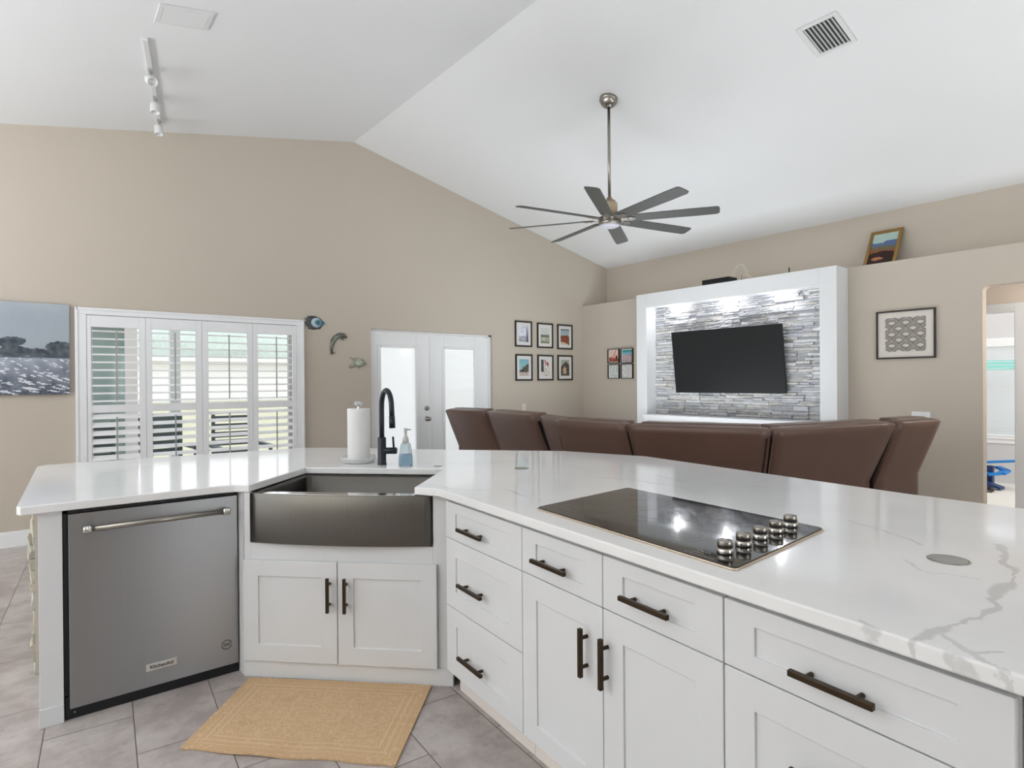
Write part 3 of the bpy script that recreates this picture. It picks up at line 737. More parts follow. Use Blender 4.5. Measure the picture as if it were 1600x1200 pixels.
# farmhouse sink
sk = thing('farmhouse_sink', 'stainless apron-front farmhouse sink in the corner of the island', 'sink', (1.2, 2.8, .64))
b = MB(); n = 24; a0, a1 = .037, .921
rows = []
for i in range(n+1):
    t = i/n; s = a0+(a1-a0)*t; bow = .004+.034*(1-(2*t-1)**2)
    rows.append((s, bow))
V = [[b.bm.verts.new(TS @ Vector((s, nn, z))) for s, nn in rows] for z, off in ((.643, 0), (.878, 0)) for nn_ in (0,) ]
V = []
for z, back in ((.643, False), (.646, False), (.874, False), (.878, False)):
    V.append([b.bm.verts.new(TS @ Vector((s, bo-(.002 if z in (.643, .878) else 0), z))) for s, bo in rows])
V.append([b.bm.verts.new(TS @ Vector((s, -.035, .878))) for s, bo in rows]); V.append([b.bm.verts.new(TS @ Vector((s, -.035, .643))) for s, bo in rows])
for k in range(6):
    A, B_ = V[k], V[(k+1) % 6]
    for i in range(n): b.bm.faces.new((A[i], A[i+1], B_[i+1], B_[i]))
for i in (0, n): b.bm.faces.new([V[k][i] for k in range(6)])
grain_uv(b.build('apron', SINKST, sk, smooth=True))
b = MB(); s0, s1, nb0, nb1, zb, zt = .062, .896, -.036, -.545, .66, .8765
def bowl(off, z, r=.035):
    pts = []
    for cx, cy, q in ((s1-off, nb0-off, 0), (s0+off, nb0-off, 1), (s0+off, nb1+off, 2), (s1-off, nb1+off, 3)):
        for k in range(5):
            a = PI/2*(q+k/4); rr_ = r
            ccx = cx-rr_ if q in (0, 3) else cx+rr_; ccy = cy-rr_ if q in (0, 1) else cy+rr_
            pts.append(TS @ Vector((ccx+rr_*math.cos(a), ccy+rr_*math.sin(a), z)))
    return pts
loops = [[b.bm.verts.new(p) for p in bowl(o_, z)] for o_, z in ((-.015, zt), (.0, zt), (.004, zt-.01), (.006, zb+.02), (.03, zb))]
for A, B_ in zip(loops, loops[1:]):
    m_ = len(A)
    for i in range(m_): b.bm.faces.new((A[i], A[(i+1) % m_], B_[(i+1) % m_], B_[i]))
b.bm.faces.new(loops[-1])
bo = b.build('basin', mat('shaded basin steel', (78, 76, 73), .34, metal=1., var=.06), sk, smooth=True)  # steel darkened so the shade inside the bowl is in its colour
md = bo.modifiers.new('wall', 'SOLIDIFY'); md.thickness = .002; md.offset = 1
MB().lathe([(.045, 0), (.044, .003), (.03, .001)], TS @ Vector((.48, -.3, zb+.0005))).build('drain', CHROME, sk, smooth=True)

rows2 = [(s_, bo_) for s_, bo_ in rows if .10 < s_ < .862]
b = MB(); poly = [(s_, bo_-.0005) for s_, bo_ in rows2]+[(rows2[-1][0], -.030), (rows2[0][0], -.030)]
b.prism(poly, .8782, .8806, TS); b.build('polished_rim', CHROME, sk, bevel=.0008)

# right run of cabinets
def carcass(T, s0, s1, parent, depth=.58):
    MB().box((s0, -depth, .097), (s1, -.0205, ZC0-.002), T).build('carcass', CAB, parent, bevel=.0015)
    MB().box((s0, -.075, 0), (s1, -.055, .097), T).build('toe_kick', mat('toe kick paint', (226, 218, 212), .5), parent)
dc = thing('drawer_base_cabinet', 'narrow white cabinet of three stacked drawers next to the sink cabinet', 'cabinet', tuple(TR @ Vector((.31, -.3, 0))))
carcass(TR, .034, .609, dc, .30)
for z0, z1, hz in ((.703, .864, .768), (.398, .6995, .529), (.099, .3945, .217)):
    front('drawer', TR,   .012, .6095, z0, z1, dc, .088, .044 if z0 > .6 else .075, ((.166, hz), (.362, hz)))
cc = thing('cooktop_base_cabinet', 'white cabinet under the cooktop with two drawers above two doors', 'cabinet', tuple(TR @ Vector((1.05, -.3, 0))))
carcass(TR, .611, 1.478, cc)
front('drawer', TR, .613, 1.0432, .703, .864, cc, .085, .044, ((.708, .77), (.897, .77)))
front('drawer', TR, 1.0468, 1.4785, .703, .864, cc, .085, .044, ((1.147, .77), (1.329, .77)))
front('door', TR, .613, 1.0432, .099, .6995, cc, .085, .082, ((.972, .466), (.972, .62)), .07)
front('door', TR, 1.0468, 1.4785, .099, .6995, cc, .085, .082, ((1.066, .466), (1.066, .62)), .07)
wc = thing('wide_drawer_cabinet', 'white cabinet of wide deep drawers at the near end of the island', 'cabinet', tuple(TR @ Vector((1.77, -.3, 0))))
carcass(TR, 1.480, 2.052, wc)
front('drawer', TR, 1.4825, 2.05, .703, .864, wc, .083, .046, ((1.668, .764), (1.842, .764)))
front('drawer', TR, 1.4825, 2.05, .398, .6995, wc, .083, .08, ((1.668, .55), (1.842, .55)))
front('drawer', TR, 1.4825, 2.05, .099, .3945, wc, .083, .08, ((1.668, .25), (1.842, .25)))
tag(MB().box((2.055, -.6, 0), (2.12, -.03, ZC0-.002), TR).build('cabinet_filler_panel', CAB, bevel=.002), 'white filler panel at the near end of the island beside the wide drawers', 'cabinet panel')

# quartz worktop with the sink notch
outline = [(-.081, 3.085), (-.070, 3.058), (.655, 3.058), (.721, 3.044), (.772, 2.993), (1.186, 3.398), (1.758, 2.826), (1.345, 2.420), (1.401, 2.318),
           (1.4075, 2.294), (1.236, .14), (2.80, .14), (2.845, .534), (2.853, .918), (3.03, 2.436), (2.84, 3.0), (2.284, 3.61), (1.78, 4.24), (1.523, 4.463), (.165, 4.58), (.02, 4.575), (-.024, 4.524)]
ct = MB().prism(outline, ZC0, ZC1).build('countertop', QUARTZ, bevel=.005, seg=3)
tag(ct, 'angled white quartz worktop with grey veins spanning the whole island', 'countertop')

# stone-clad knee wall carrying the raised overhang
kw = thing('knee_wall', 'low wall clad in tan stacked stone under the back of the worktop', 'wall', (.5, 3.8, 0))
outer = [(-.03, 3.672), (-.03, 3.92), (1.15, 3.92), (2.32, 2.72), (2.42, .2)]
inner = [(2.28, .2), (2.18, 2.66), (1.09, 3.78), (.12, 3.78), (.12, 3.672)]
MB().prism(outer+inner, 0, ZC0-.002).build('core', WALL, kw)
b = None; cl = []
STP = [(196, 190, 174), (182, 178, 162), (172, 170, 158), (190, 182, 166), (186, 185, 176)]
bb = MB(); cols = []
for (p, q_) in zip(outer, outer[1:]):
    u = (Vector(q_+(0,))-Vector(p+(0,))); L = u.length
    nrm = (-u.y, u.x)
    b, c = ledgestone(frame_T(p, u, nrm), 0, L, 0.002, ZC0-.004, 11, STP, .03, .2, courses=(2, 4))
    vm = [bb.bm.verts.new(v.co) for v in b.bm.verts]; b.bm.verts.index_update()
    for f in b.bm.faces: bb.bm.faces.new([vm[v.index] for v in f.verts])
    cols += c; b.bm.free()
u = Vector((0, -1, 0))
stn = bb.build('stone_cladding', STONE, kw)
at = stn.data.color_attributes.new('Col', 'FLOAT_COLOR', 'POINT'); at.data.foreach_set('color', [x for c in cols for x in lin(c)+(1,)])

# ------------------------------------------------------------------ on the worktop
Z = ZC1
# cooktop
ck = thing('cooktop', 'black glass electric cooktop with five steel knobs set in the worktop', 'cooktop', (1.71, 1.28, Z))
cor = [Vector((1.463, 1.700)), Vector((2.046, 1.749)), Vector((1.960, .857)), Vector((1.366, .816))]
def rounded(cs, r, off=0.):
    ctr = sum(cs, Vector((0, 0)))/4; out = []
    cs = [c+(ctr-c).normalized()*off for c in cs]
    for i in range(4):
        p, c, q_ = cs[i-1], cs[i], cs[(i+1) % 4]; d0 = (p-c).normalized(); d1 = (q_-c).normalized()
        for k in range(6):
            t = k/5; a = c+d0*r*(1-t)**1; out.append(((c+d0*r)*(1-t)**2+c*2*t*(1-t)+(c+d1*r)*t**2))
    return [(v.x, v.y) for v in out]
MB().prism(rounded(cor, .022), Z+.0004, Z+.006).build('edge_trim', TRIMK, ck, bevel=.0015)
MB().prism(rounded(cor, .020, .005), Z+.0062, Z+.0088).build('glass_top', GLASSK, ck, bevel=.001)
RING = mat('grey burner print', (62, 60, 58), .12, spec=.8)
P3, P4 = cor[2], cor[3]
def onck(u, v):   # u along the length towards the knobs, v from the front edge to the back
    a = cor[0].lerp(cor[3], u); b_ = cor[1].lerp(cor[2], u); p = a.lerp(b_, v); return Vector((p.x, p.y, Z+.0088))
for (u, v, r) in ((.16, .27, .105), (.17, .74, .075), (.45, .5, .125), (.70, .27, .075), (.70, .75, .10)):
    c = onck(u, v)
    for r_ in (r, r*.62):
        b = MB()
        for k in range(48):
            a0_, a1_ = 2*PI*k/48, 2*PI*(k+1)/48
            b.face([c+Vector((q*math.cos(a), q*math.sin(a), .0002)) for q, a in ((r_, a0_), (r_, a1_), (r_-.002, a1_), (r_-.002, a0_))])
        b.build('burner_ring', RING, ck)
for v in (.15, .33, .51, .69, .87):
    c = onck(.905, v); c.z = Z+.0089
    k = MB().lathe([(.0215, 0), (.0225, .002), (.0225, .0125), (.021, .015), (.018, .0165)], c).build('knob_base', CHROME, ck, smooth=True)
    b = MB().lathe([(.0185, .0166), (.0205, .018), (.0205, .0335), (.0195, .0365), (.016, .0375)], c)
    b.build('knob', NICKEL, k, smooth=True)
    MB().box((-.002, -.019, .0375), (.002, -.004, .0382), Matrix.Translation(c) @ Matrix.Rotation(.5, 4, 'Z')).build('pointer', BLACK, k)
b = MB()
for i, L in enumerate((.10, .05, .06)):
    p = onck(.80+.012*i, .03+.03*i); q_ = onck(.80+.012*i+.11 if i == 0 else .80+.012*i+.05, .03+.03*i)
    d = (q_-p).normalized(); nn = Vector((-d.y, d.x, 0))*.0012
    k = p.copy(); e = 0
    while e < (q_-p).length:
        l_ = rnd.uniform(.004, .012); a, c = p+d*e, p+d*(e+l_); b.face([a-nn+Vector((0, 0, .0002)), c-nn+Vector((0, 0, .0002)), c+nn+Vector((0, 0, .0002)), a+nn+Vector((0, 0, .0002))]); e += l_+.003
b.build('printed_marks', mat('white glass print', (170, 168, 166), .3), ck)

# pop-up outlets let into the worktop
def popup(x, y, r, label):
    t = thing('popup_outlet', label, 'outlet', (x, y, Z))
    MB().lathe([(r, .0003), (r, .002), (r*.9, .0028), (r*.88, .0016)], (x, y, Z), seg=40).build('ring', NICKEL, t, smooth=True)
    MB().lathe([(r*.86, .0017), (r*.86, .0024), (r*.8, .0026)], (x, y, Z), seg=40).build('cap', mat('brushed outlet cap', (178, 178, 178), .35, metal=.9), t, smooth=True)
popup(1.889, .51, .048, 'round steel pop-up outlet in the worktop at the near end')
popup(2.093, 2.549, .040, 'round steel pop-up outlet in the worktop in front of the sofa')
popup(1.787, 2.937, .022, 'small round steel air switch button beside the soap dispenser')

# faucet
fx, fy = 1.573, 3.214
fc = thing('kitchen_faucet', 'matte black gooseneck kitchen faucet with side lever behind the sink', 'faucet', (fx, fy, Z))
MB().lathe([(.027, 0), (.027, .006), (.0245, .010), (.0242, .158), (.0225, .162)], (fx, fy, Z)).build('body', FAUCET, fc, smooth=True)
dv = Vector((-.16, -.98, 0)).normalized()
pts = [Vector((fx, fy, Z+.155)), Vector((fx, fy, Z+.25)), Vector((fx, fy, Z+.325))]
Rg = .095
for k in range(1, 15):
    a = PI*k/15*1.08
    pts.append(Vector((fx, fy, Z+.34))+dv*(Rg*(1-math.cos(a)))+Vector((0, 0, Rg*1.05*math.sin(a))))
end = pts[-1]; dn = (pts[-1]-pts[-2]).normalized()
pts.append(end+dn*.05)
MB().tube(pts, .0148).build('spout', FAUCET, fc, smooth=True)
MB().cyl(pts[-1]-dn*.01, pts[-1]+dn*.06, .0165, .0175).build('spray_head', FAUCET, fc, smooth=True)
rv = Vector((.782, -.623, 0))
hv = MB().cyl(Vector((fx, fy, Z+.082))+rv*.01, Vector((fx, fy, Z+.082))+rv*.088, .0195).build('handle_barrel', FAUCET, fc, smooth=True, bevel=.002)
MB().cyl(Vector((fx, fy, Z+.095))+rv*.070, Vector((fx, fy, Z+.165))+rv*.066, .0062).build('lever', FAUCET, hv, smooth=True)

# soap dispenser
sx, sy = 1.655, 3.075
so = thing('soap_dispenser', 'clear bottle of blue soap with grey pump beside the faucet', 'soap dispenser', (sx, sy, Z))
BOT = mat('clear soap bottle plastic', (225, 240, 248), .05, trans=.9, var=0, ior=1.3); LIQ = mat('blue liquid soap', (192, 222, 240), .12, trans=.5, var=.02)
def squircle(rx, z, n=24):
    return [Vector((sx+rx*1.0*(abs(math.cos(a))**.7)*math.copysign(1, math.cos(a))*.782+.6*rx*(abs(math.sin(a))**.7)*math.copysign(1, math.sin(a))*.623,
                    sy-rx*(abs(math.cos(a))**.7)*math.copysign(1, math.cos(a))*.623+.6*rx*(abs(math.sin(a))**.7)*math.copysign(1, math.sin(a))*.782, Z+z)) for a in [2*PI*k/n for k in range(n)]]
def stackloft(prof):
    b = MB(); L = [[b.bm.verts.new(p) for p in squircle(r, z)] for r, z in prof]
    for A, B_ in zip(L, L[1:]):
        for i in range(len(A)): b.bm.faces.new((A[i], A[(i+1) % len(A)], B_[(i+1) % len(A)], B_[i]))
    b.bm.faces.new(L[0][::-1]); b.bm.faces.new(L[-1]); return b
stackloft([(.038, 0), (.041, .006), (.040, .05), (.036, .075), (.031, .11), (.028, .128), (.016, .137)]).build('bottle', BOT, so, smooth=True)
stackloft([(.036, .004), (.038, .010), (.0372, .05), (.0345, .070)]).build('liquid', LIQ, so, smooth=True)
GP = mat('grey pump plastic', (196, 196, 192), .5)
b = MB().lathe([(.019, .136), (.0195, .15), (.015, .165), (.008, .175), (.0085, .20), (.010, .205), (.010, .218)], (sx, sy, Z))
b.cyl((sx, sy, Z+.212), Vector((sx, sy, Z+.210))+Vector((.782, -.623, 0))*.032, .0055, .004)
b.build('pump', GP, so, smooth=True)

# paper towel holder and roll
tx, ty = 1.517, 3.413
th_ = thing('paper_towel_holder', 'low round glass and chrome paper towel stand left of the faucet', 'paper towel holder', (tx, ty, Z))
th_['label'] = 'round clear and chrome paper towel stand next to the faucet'
CLR = mat('clear acrylic', (235, 238, 240), .05, trans=.6, var=0)
b = MB().lathe([(.092, .001), (.098, .004), (.104, .026), (.107, .032), (.106, .036), (.101, .034), (.094, .011), (.01, .010)], (tx, ty, Z), seg=40)
b.build('base', mat('clear glass and chrome', (214, 216, 216), .12, metal=.55), th_, smooth=True)
MB().lathe([(.009, .010), (.009, .335), (.006, .340), (.006, .345)], (tx, ty, Z)).build('post', CHROME, th_, smooth=True)
b = MB(); 
for k in range(5):
    a = 2*PI*k/5; b.lathe([(.004, 0), (.009, .008), (.009, .02), (.003, .03)], (tx+.010*math.cos(a), ty+.010*math.sin(a), Z+.343), (.4*math.cos(a), .4*math.sin(a), 1), seg=10)
b.build('finial', CLR, th_, smooth=True)
b = MB(); prof = [(.0195, .012), (.066, .012), (.067, .016), (.067, .318), (.066, .322), (.0195, .322)]
rings = [[b.bm.verts.new(Vector((tx+r*math.cos(2*PI*k/40), ty+r*math.sin(2*PI*k/40), Z+.005+z))) for k in range(40)] for r, z in prof]
for i in range(6):
    A, B_ = rings[i], rings[(i+1) % 6]
    for k in range(40): b.bm.faces.new((A[k], A[(k+1) % 40], B_[(k+1) % 40], B_[k]))
tag(b.build('paper_towel_roll', PAPER, smooth=True), 'white roll of paper towel upright on the round stand', 'paper towel')

# ------------------------------------------------------------------ rug
RC = [Vector((.765, 2.970)), Vector((1.394, 2.360)), Vector((.998, 1.951)), Vector((.402, 2.563))]
me = bpy.data.meshes.new('kitchen_rug'); V = []; Fc = []; uv = []
nu_, nv_ = 40, 26
for j in range(nv_+1):
    for i in range(nu_+1):
        u, v = i/nu_, j/nv_; p = RC[0].lerp(RC[1], u).lerp(RC[3].lerp(RC[2], u), v)
        wv = .006*math.sin(u*9+1.3)*(v**2)+.004*math.sin(u*21)*(v**4)
        k = .004*max(0, math.sin(u*7-.6))*v**3
        V.append(Vector((p.x+wv*.6, p.y+wv*.6, .009+k))-Vector((.9, 2.45, 0)))
for j in range(nv_):
    for i in range(nu_):
        a = j*(nu_+1)+i; Fc.append((a, a+nu_+1, a+nu_+2, a+1))
me.from_pydata([tuple(v) for v in V], [], Fc); me.materials.append(JUTE)
ul = me.uv_layers.new(name='UVMap')
for l in me.loops:
    i, j = l.vertex_index % (nu_+1), l.vertex_index//(nu_+1); ul.data[l.index].uv = (i/nu_*.9, j/nv_*.6)
ro = bpy.data.objects.new('kitchen_rug', me); C.objects.link(ro); ro.location = (.9, 2.45, 0)
sd = ro.modifiers.new('thick', 'SOLIDIFY'); sd.thickness = .0075; sd.offset = -1
tag(ro, 'tan woven jute mat lying on the tiles before the sink cabinet', 'rug')

# ------------------------------------------------------------------ sofa
sf = thing('sectional_sofa', 'brown leather curved reclining sectional sofa facing the television', 'sofa', (4.3, 3.5, 0))
TOPZ = 1.07
# (start, end, outward direction at the start, at the end, lean)
SEC = [((3.90, 6.24), (3.955, 5.48), (-1, 0), (-1, -.05), .20), ((3.955, 5.465), (3.775, 4.42), (-1, .0), (-1, .12), .20), ((3.80, 4.36), (3.60, 3.72), (-1, .2), (-1, .2), .17), ((3.515, 3.84), (3.475, 3.005), (-1, .0), (-1, -.1), .19),
       ((3.475, 2.975), (3.85, 2.03), (-1, -.12), (-.72, -.69), .19), ((3.86, 2.01), (5.12, 1.70), (-.70, -.71), (.08, -1), .19), ((5.20, 1.70), (5.80, 1.60), (.0, -1), (.05, -1), .17)]
def sec_mesh(P, Q, d0, d1, lean, bulge=0., zt=TOPZ):
    b = MB(); d0, d1 = Vector(d0+(0,)).normalized(), Vector(d1+(0,)).normalized()
    P, Q = Vector(P+(0,)), Vector(Q+(0,)); L = (Q-P).length; u = (Q-P)/L
    lz = lambda z: -lean*(zt-max(z, .60))/.48
    prof = [(lz(.1), .12), (lz(.6), .60), (lz(.85)+.006, .85), (lz(1.0)+.006, 1.0), (-.003, zt-.016), (-.014, zt-.004), (-.05, zt+.004), (-.10, zt+.010), (-.17, zt-.02), (-.24, zt-.10), (lz(.6)-.20, .60), (lz(.4)-.20, .12)]
    n = 12; rings = []
    for i in range(n+1):
        t = i/n; d = d0.lerp(d1, t).normalized(); e = min(t, 1-t)*L; ed = .010*max(0, 1-e/.03); bow = bulge*(1-(2*t-1)**2)
        ring = []
        for k, (nn, z) in enumerate(prof):
            sgn = 1 if k < 7 else -1
            ring.append(b.bm.verts.new(P+u*(L*t)+d*(nn+bow-ed*sgn)+Vector((0, 0, z-(ed*.7 if z > 1 else 0)))))
        rings.append(ring)
    m_ = len(prof)
    for A, B_ in zip(rings, rings[1:]):
        for k in range(m_): b.bm.faces.new((A[k], A[(k+1) % m_], B_[(k+1) % m_], B_[k]))
    b.bm.faces.new(rings[0]); b.bm.faces.new(rings[-1][::-1])
    dm = (d0+d1).normalized(); nrm = Vector((u.y, -u.x, 0)); nrm = nrm if nrm.dot(dm) > 0 else -nrm
    return b, frame_T(P, u, nrm), L
for i, (P, Q, d0, d1, ln) in enumerate(SEC):
    b, T, L = sec_mesh(P, Q, d0, d1, ln, .015 if i < 4 else 0.)
    b.build('backrest', LEATHER, sf, smooth=True)
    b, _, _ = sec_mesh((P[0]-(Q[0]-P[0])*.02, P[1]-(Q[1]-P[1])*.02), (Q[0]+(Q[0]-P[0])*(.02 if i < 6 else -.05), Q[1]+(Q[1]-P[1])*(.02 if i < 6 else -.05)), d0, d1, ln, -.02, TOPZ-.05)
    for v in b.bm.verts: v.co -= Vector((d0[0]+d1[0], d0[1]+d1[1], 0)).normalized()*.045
    b.build('gap_shade_core', GAPSHADE, sf)  # dark core added to paint the shade in the gaps between backrests
    if i != 2:
        MB().box((.08, -.23, TOPZ-.04), (L-.08, -.07, TOPZ+.018), T).build('headrest', LEATHER, sf, bevel=.025, seg=4)
    MB().box((.02, -1.0, .12), (L-.02, -.48, .47), T).build('seat', LEATHER, sf, bevel=.06, seg=4)
    for s_ in (.12, L-.12):
        MB().cyl(T @ Vector((s_, -.45, 0)), T @ Vector((s_, -.45, .13)), .025).build('foot', BLACK, sf)

# ------------------------------------------------------------------ ceiling fan
fX, fY = 4.12, 3.71; zc = gz(fX); zb = 2.878
fn = thing('ceiling_fan', 'large eight-blade grey ceiling fan on a long nickel downrod', 'ceiling fan', (fX, fY, 2.8))
axn = Vector((.2297, 0, 1)).normalized()
MB().lathe([(.083, -.004), (.084, .012), (.080, .03), (.072, .05), (.055, .07), (.032, .083), (.018, .087)], (fX, fY, zc), -Vector((0, 0, 1))).lathe([(.083, -.004), (.083, .03)], (fX, fY, zc), -axn).build('canopy', NICKEL, fn, smooth=True)
MB().cyl((fX, fY, zc-.07), (fX, fY, zb+.20), .0135).build('downrod', NICKEL, fn, smooth=True)
MB().lathe([(.025, .215), (.03, .19), (.055, .185), (.058, .17), (.070, .165), (.074, .15), (.074, .05), (.06, .035)], (fX, fY, zb)).build('motor_housing', mat('champagne nickel', (186, 170, 146), .35, metal=.8), fn, smooth=True)
MB().lathe([(.07, .036), (.105, .028), (.108, .018), (.095, .008), (.098, -.004), (.103, -.012), (.100, -.034), (.094, -.04)], (fX, fY, zb), seg=40).build('hub', NICKEL, fn, smooth=True)
MB().lathe([(.092, -.040), (.091, -.048), (.07, -.058), (.03, -.062)], (fX, fY, zb), seg=40).build('light_lens', mat('frosted lens', (214, 214, 226), .4), fn, smooth=True)
for k in range(8):
    a = math.radians(168.8-45*k)
    T = Matrix.Translation((fX, fY, zb+.012)) @ Matrix.Rotation(a, 4, 'Z') @ Matrix.Rotation(math.radians(-13), 4, 'X')
    b = MB()
    for z0, z1 in ((-.004, .004),):
        poly = [(.15, -.060), (.75, -.066), (.935, -.064), (.955, -.054), (.962, -.02), (.962, .048), (.935, .066), (.75, .068), (.15, .060)]
        b.prism(poly, z0, z1, T)
    bl_ = b.build('blade', BLADE, fn, bevel=.002)
    b = MB().prism([(.07, -.02), (.20, -.032), (.235, -.015), (.235, .015), (.20, .032), (.07, .02)], -.011, -.0045, T)
    for px_, py_ in ((.17, -.018), (.17, .018), (.215, 0)): b.lathe([(.008, 0), (.007, .004)], T @ Vector((px_, py_, -.011)), T.to_3x3() @ Vector((0, 0, -1)), 10)
    b.build('blade_bracket', NICKEL, bl_)

# ------------------------------------------------------------------ ceiling vents and track light
VENTW = mat('white vent metal', (222, 222, 222), .5, var=.01); VDARK = mat('vent duct', (92, 92, 92), .9)
def slope_T(x, y, rot=0.):
    k = -.2297 if x > RX else .196
    ex = Vector((1, 0, k)).normalized(); ey = Vector((0, 1, 0)); ez = ex.cross(ey)
    c, s_ = math.cos(rot), math.sin(rot); a = ex*c+ey*s_; d = -ex*s_+ey*c
    return Matrix(((a.x, d.x, -ez.x, x), (a.y, d.y, -ez.y, y), (a.z, d.z, -ez.z, gz(x)), (0, 0, 0, 1)))
def vent(x, y, wx, wy, nl, along, tilt, label, rot=0.):
    T = slope_T(x, y, rot); t = thing('ceiling_vent', label, 'air vent', (x, y, gz(x)))
    b = MB(); f = .032
    for lo, hi in (((-wx, -wy), (wx, -wy+f)), ((-wx, wy-f), (wx, wy)), ((-wx, -wy+f), (-wx+f, wy-f)), ((wx-f, -wy+f), (wx, wy-f))):
        b.box((lo[0], lo[1], .0005), (hi[0], hi[1], .010), T)
    b.build('vent_frame', VENTW, t, bevel=.003)
    MB().box((-wx+f, -wy+f, -.0), (wx-f, wy-f, .001), T).build('duct_backing', VDARK, t)
    b = MB()
    for k in range(nl):
        if along == 'y':
            c = -wx+f+(2*wx-2*f)*(k+.5)/nl; L_ = Matrix.Translation((c, 0, .010)) @ Matrix.Rotation(math.radians(tilt), 4, 'Y')
            b.box((-.013, -wy+f, -.001), (.013, wy-f, .001), T @ L_)
        else:
            c = -wy+f+(2*wy-2*f)*(k+.5)/nl; L_ = Matrix.Translation((0, c, .010)) @ Matrix.Rotation(math.radians(tilt), 4, 'X')
            b.box((-wx+f, -.013, -.001), (wx-f, .013, .001), T @ L_)
    b.build('vent_slats', VENTW, t)
vent(4.51, 1.945, .18, .14, 8, 'x', -42, 'square white ceiling vent with dark open slats, above the cooktop')
vent(.767, 4.437, .165, .12, 7, 'x', 17, 'long white ceiling vent with closed slats, near the track light')

tl = thing('track_light', 'short white ceiling track with three small lamp heads on the sloped ceiling', 'track light', (.72, 5.55, 3.75))
t0, t1 = Vector((.582, 4.80, gz(.582))), Vector((.895, 6.45, gz(.895)))
ez = Vector((-.196, 0, 1)).normalized(); d = (t1-t0).normalized(); sd_ = d.cross(ez).normalized()
Tt = Matrix(((d.x, sd_.x, -ez.x, t0.x), (d.y, sd_.y, -ez.y, t0.y), (d.z, sd_.z, -ez.z, t0.z), (0, 0, 0, 1)))
LT = (t1-t0).length
MB().box((0, -.018, .0005), (LT, .018, .022), Tt).build('track', VENTW, tl, bevel=.002)
for f, tilt in ((.28, (.7, .3)), (.60, (.1, .2)), (.92, (.1, .1))):
    p = Tt @ Vector((LT*f, 0, .022))
    h = MB().cyl(p, p+Vector((0, 0, -.07)), .009).box((LT*f-.035, -.016, .022), (LT*f+.035, .016, .04), Tt).build('lamp_arm', mat('grey arm', (176, 176, 176), .4, metal=.3), tl)
    ax = Vector((tilt[0]*-.1, -tilt[1], -1)).normalized() if f > .5 else Vector((.15, -.75, -.55)).normalized()
    q = p+Vector((0, 0, -.075))-ax*.03
    MB().lathe([(.018, 0), (.034, .007), (.038, .025), (.038, .085), (.036, .09), (.030, .088), (.028, .065)], q, ax, 24).build('lamp_head', VENTW, tl, smooth=True)

# ------------------------------------------------------------------ pictures
def nz2(x, y, s=0): return noise.noise(Vector((x, y, s)))
def mixc(a, b_, t):
    t = max(0, min(1, t)); return tuple(x+(y-x)*t for x, y in zip(a, b_))
def blob(u, v, cu, cv, ru, rv): return ((u-cu)/ru)**2+((v-cv)/rv)**2

def meadow(u, v):
    n1 = nz2(u*3, v*3, 1); n2 = nz2(u*9, v*9, 2); n3 = nz2(u*30, v*30, 3)
    c = mixc((150, 160, 170), (178, 186, 194), v*.8+.3*n1)
    hz = .40
    if v < .53+.04*nz2(u*4, 0, 5) and v > hz: c = mixc(c, (158, 166, 178), .7)
    dark = (70, 76, 86)
    for cu, cv, ru, rv in ((.46, .575, .12, .052), (.37, .555, .07, .04), (.47, .47, .17, .06), (.92, .52, .16, .065), (.97, .45, .2, .055), (.17, .445, .13, .035), (.66, .46, .16, .045), (.85, .44, .14, .04)):
        q = blob(u+.02*n2, v+.012*n3, cu, cv, ru, rv)
        if q < 1: c = mixc(dark, (104, 112, 116), .5+.9*nz2(u*16, v*20, 9)+.3*n3)
    if abs(v-.40) < .02+.015*n2 and u > .12: c = mixc((82, 88, 98), c, .3)
    if v < hz+.008*n3:
        t = v/hz
        g = mixc((66, 72, 86), (172, 178, 190), t**.9+.35*n2)
        c = mixc(g, (140, 148, 158), .25+.3*n3)
        k = 7+15*t; a, b_ = u*k, v*k*1.25; ia, ib = math.floor(a), math.floor(b_)
        for di in (-1, 0, 1):
            for dj in (-1, 0, 1):
                q = random.Random((ia+di)*131+(ib+dj)*977+int(k)*7)
                if q.random() < .66-.42*t:
                    cx_, cy_ = ia+di+q.random(), ib+dj+q.random()
                    if (a-cx_)**2+((b_-cy_)*.8)**2 < (.22+.2*q.random())**2: c = mixc((206, 208, 220), (226, 228, 234), q.random())
        if t < .35 and abs(math.sin(u*60+8*n2)) < .16: c = mixc(c, (150, 160, 160), .6)
    return c
cv = thing('canvas_painting', 'grey canvas painting of a flower meadow with dark trees beside the shutters', 'painting', (-.12, D-.02, 1.318))
PX0, PX1, PZ0, PZ1 = -.52, .203, 1.318, 2.124
MB().box((PX0, D-.036, PZ0), (PX1, D-.002, PZ1)).build('stretcher', mat('canvas edge', (128, 134, 142), .8), cv, bevel=.003)
picture_mesh('painted_face', CANVAS, meadow, 110, 120, lambda u, v: Vector((PX0+(PX1-PX0)*u, D-.0365, PZ0+(PZ1-PZ0)*v)), cv)

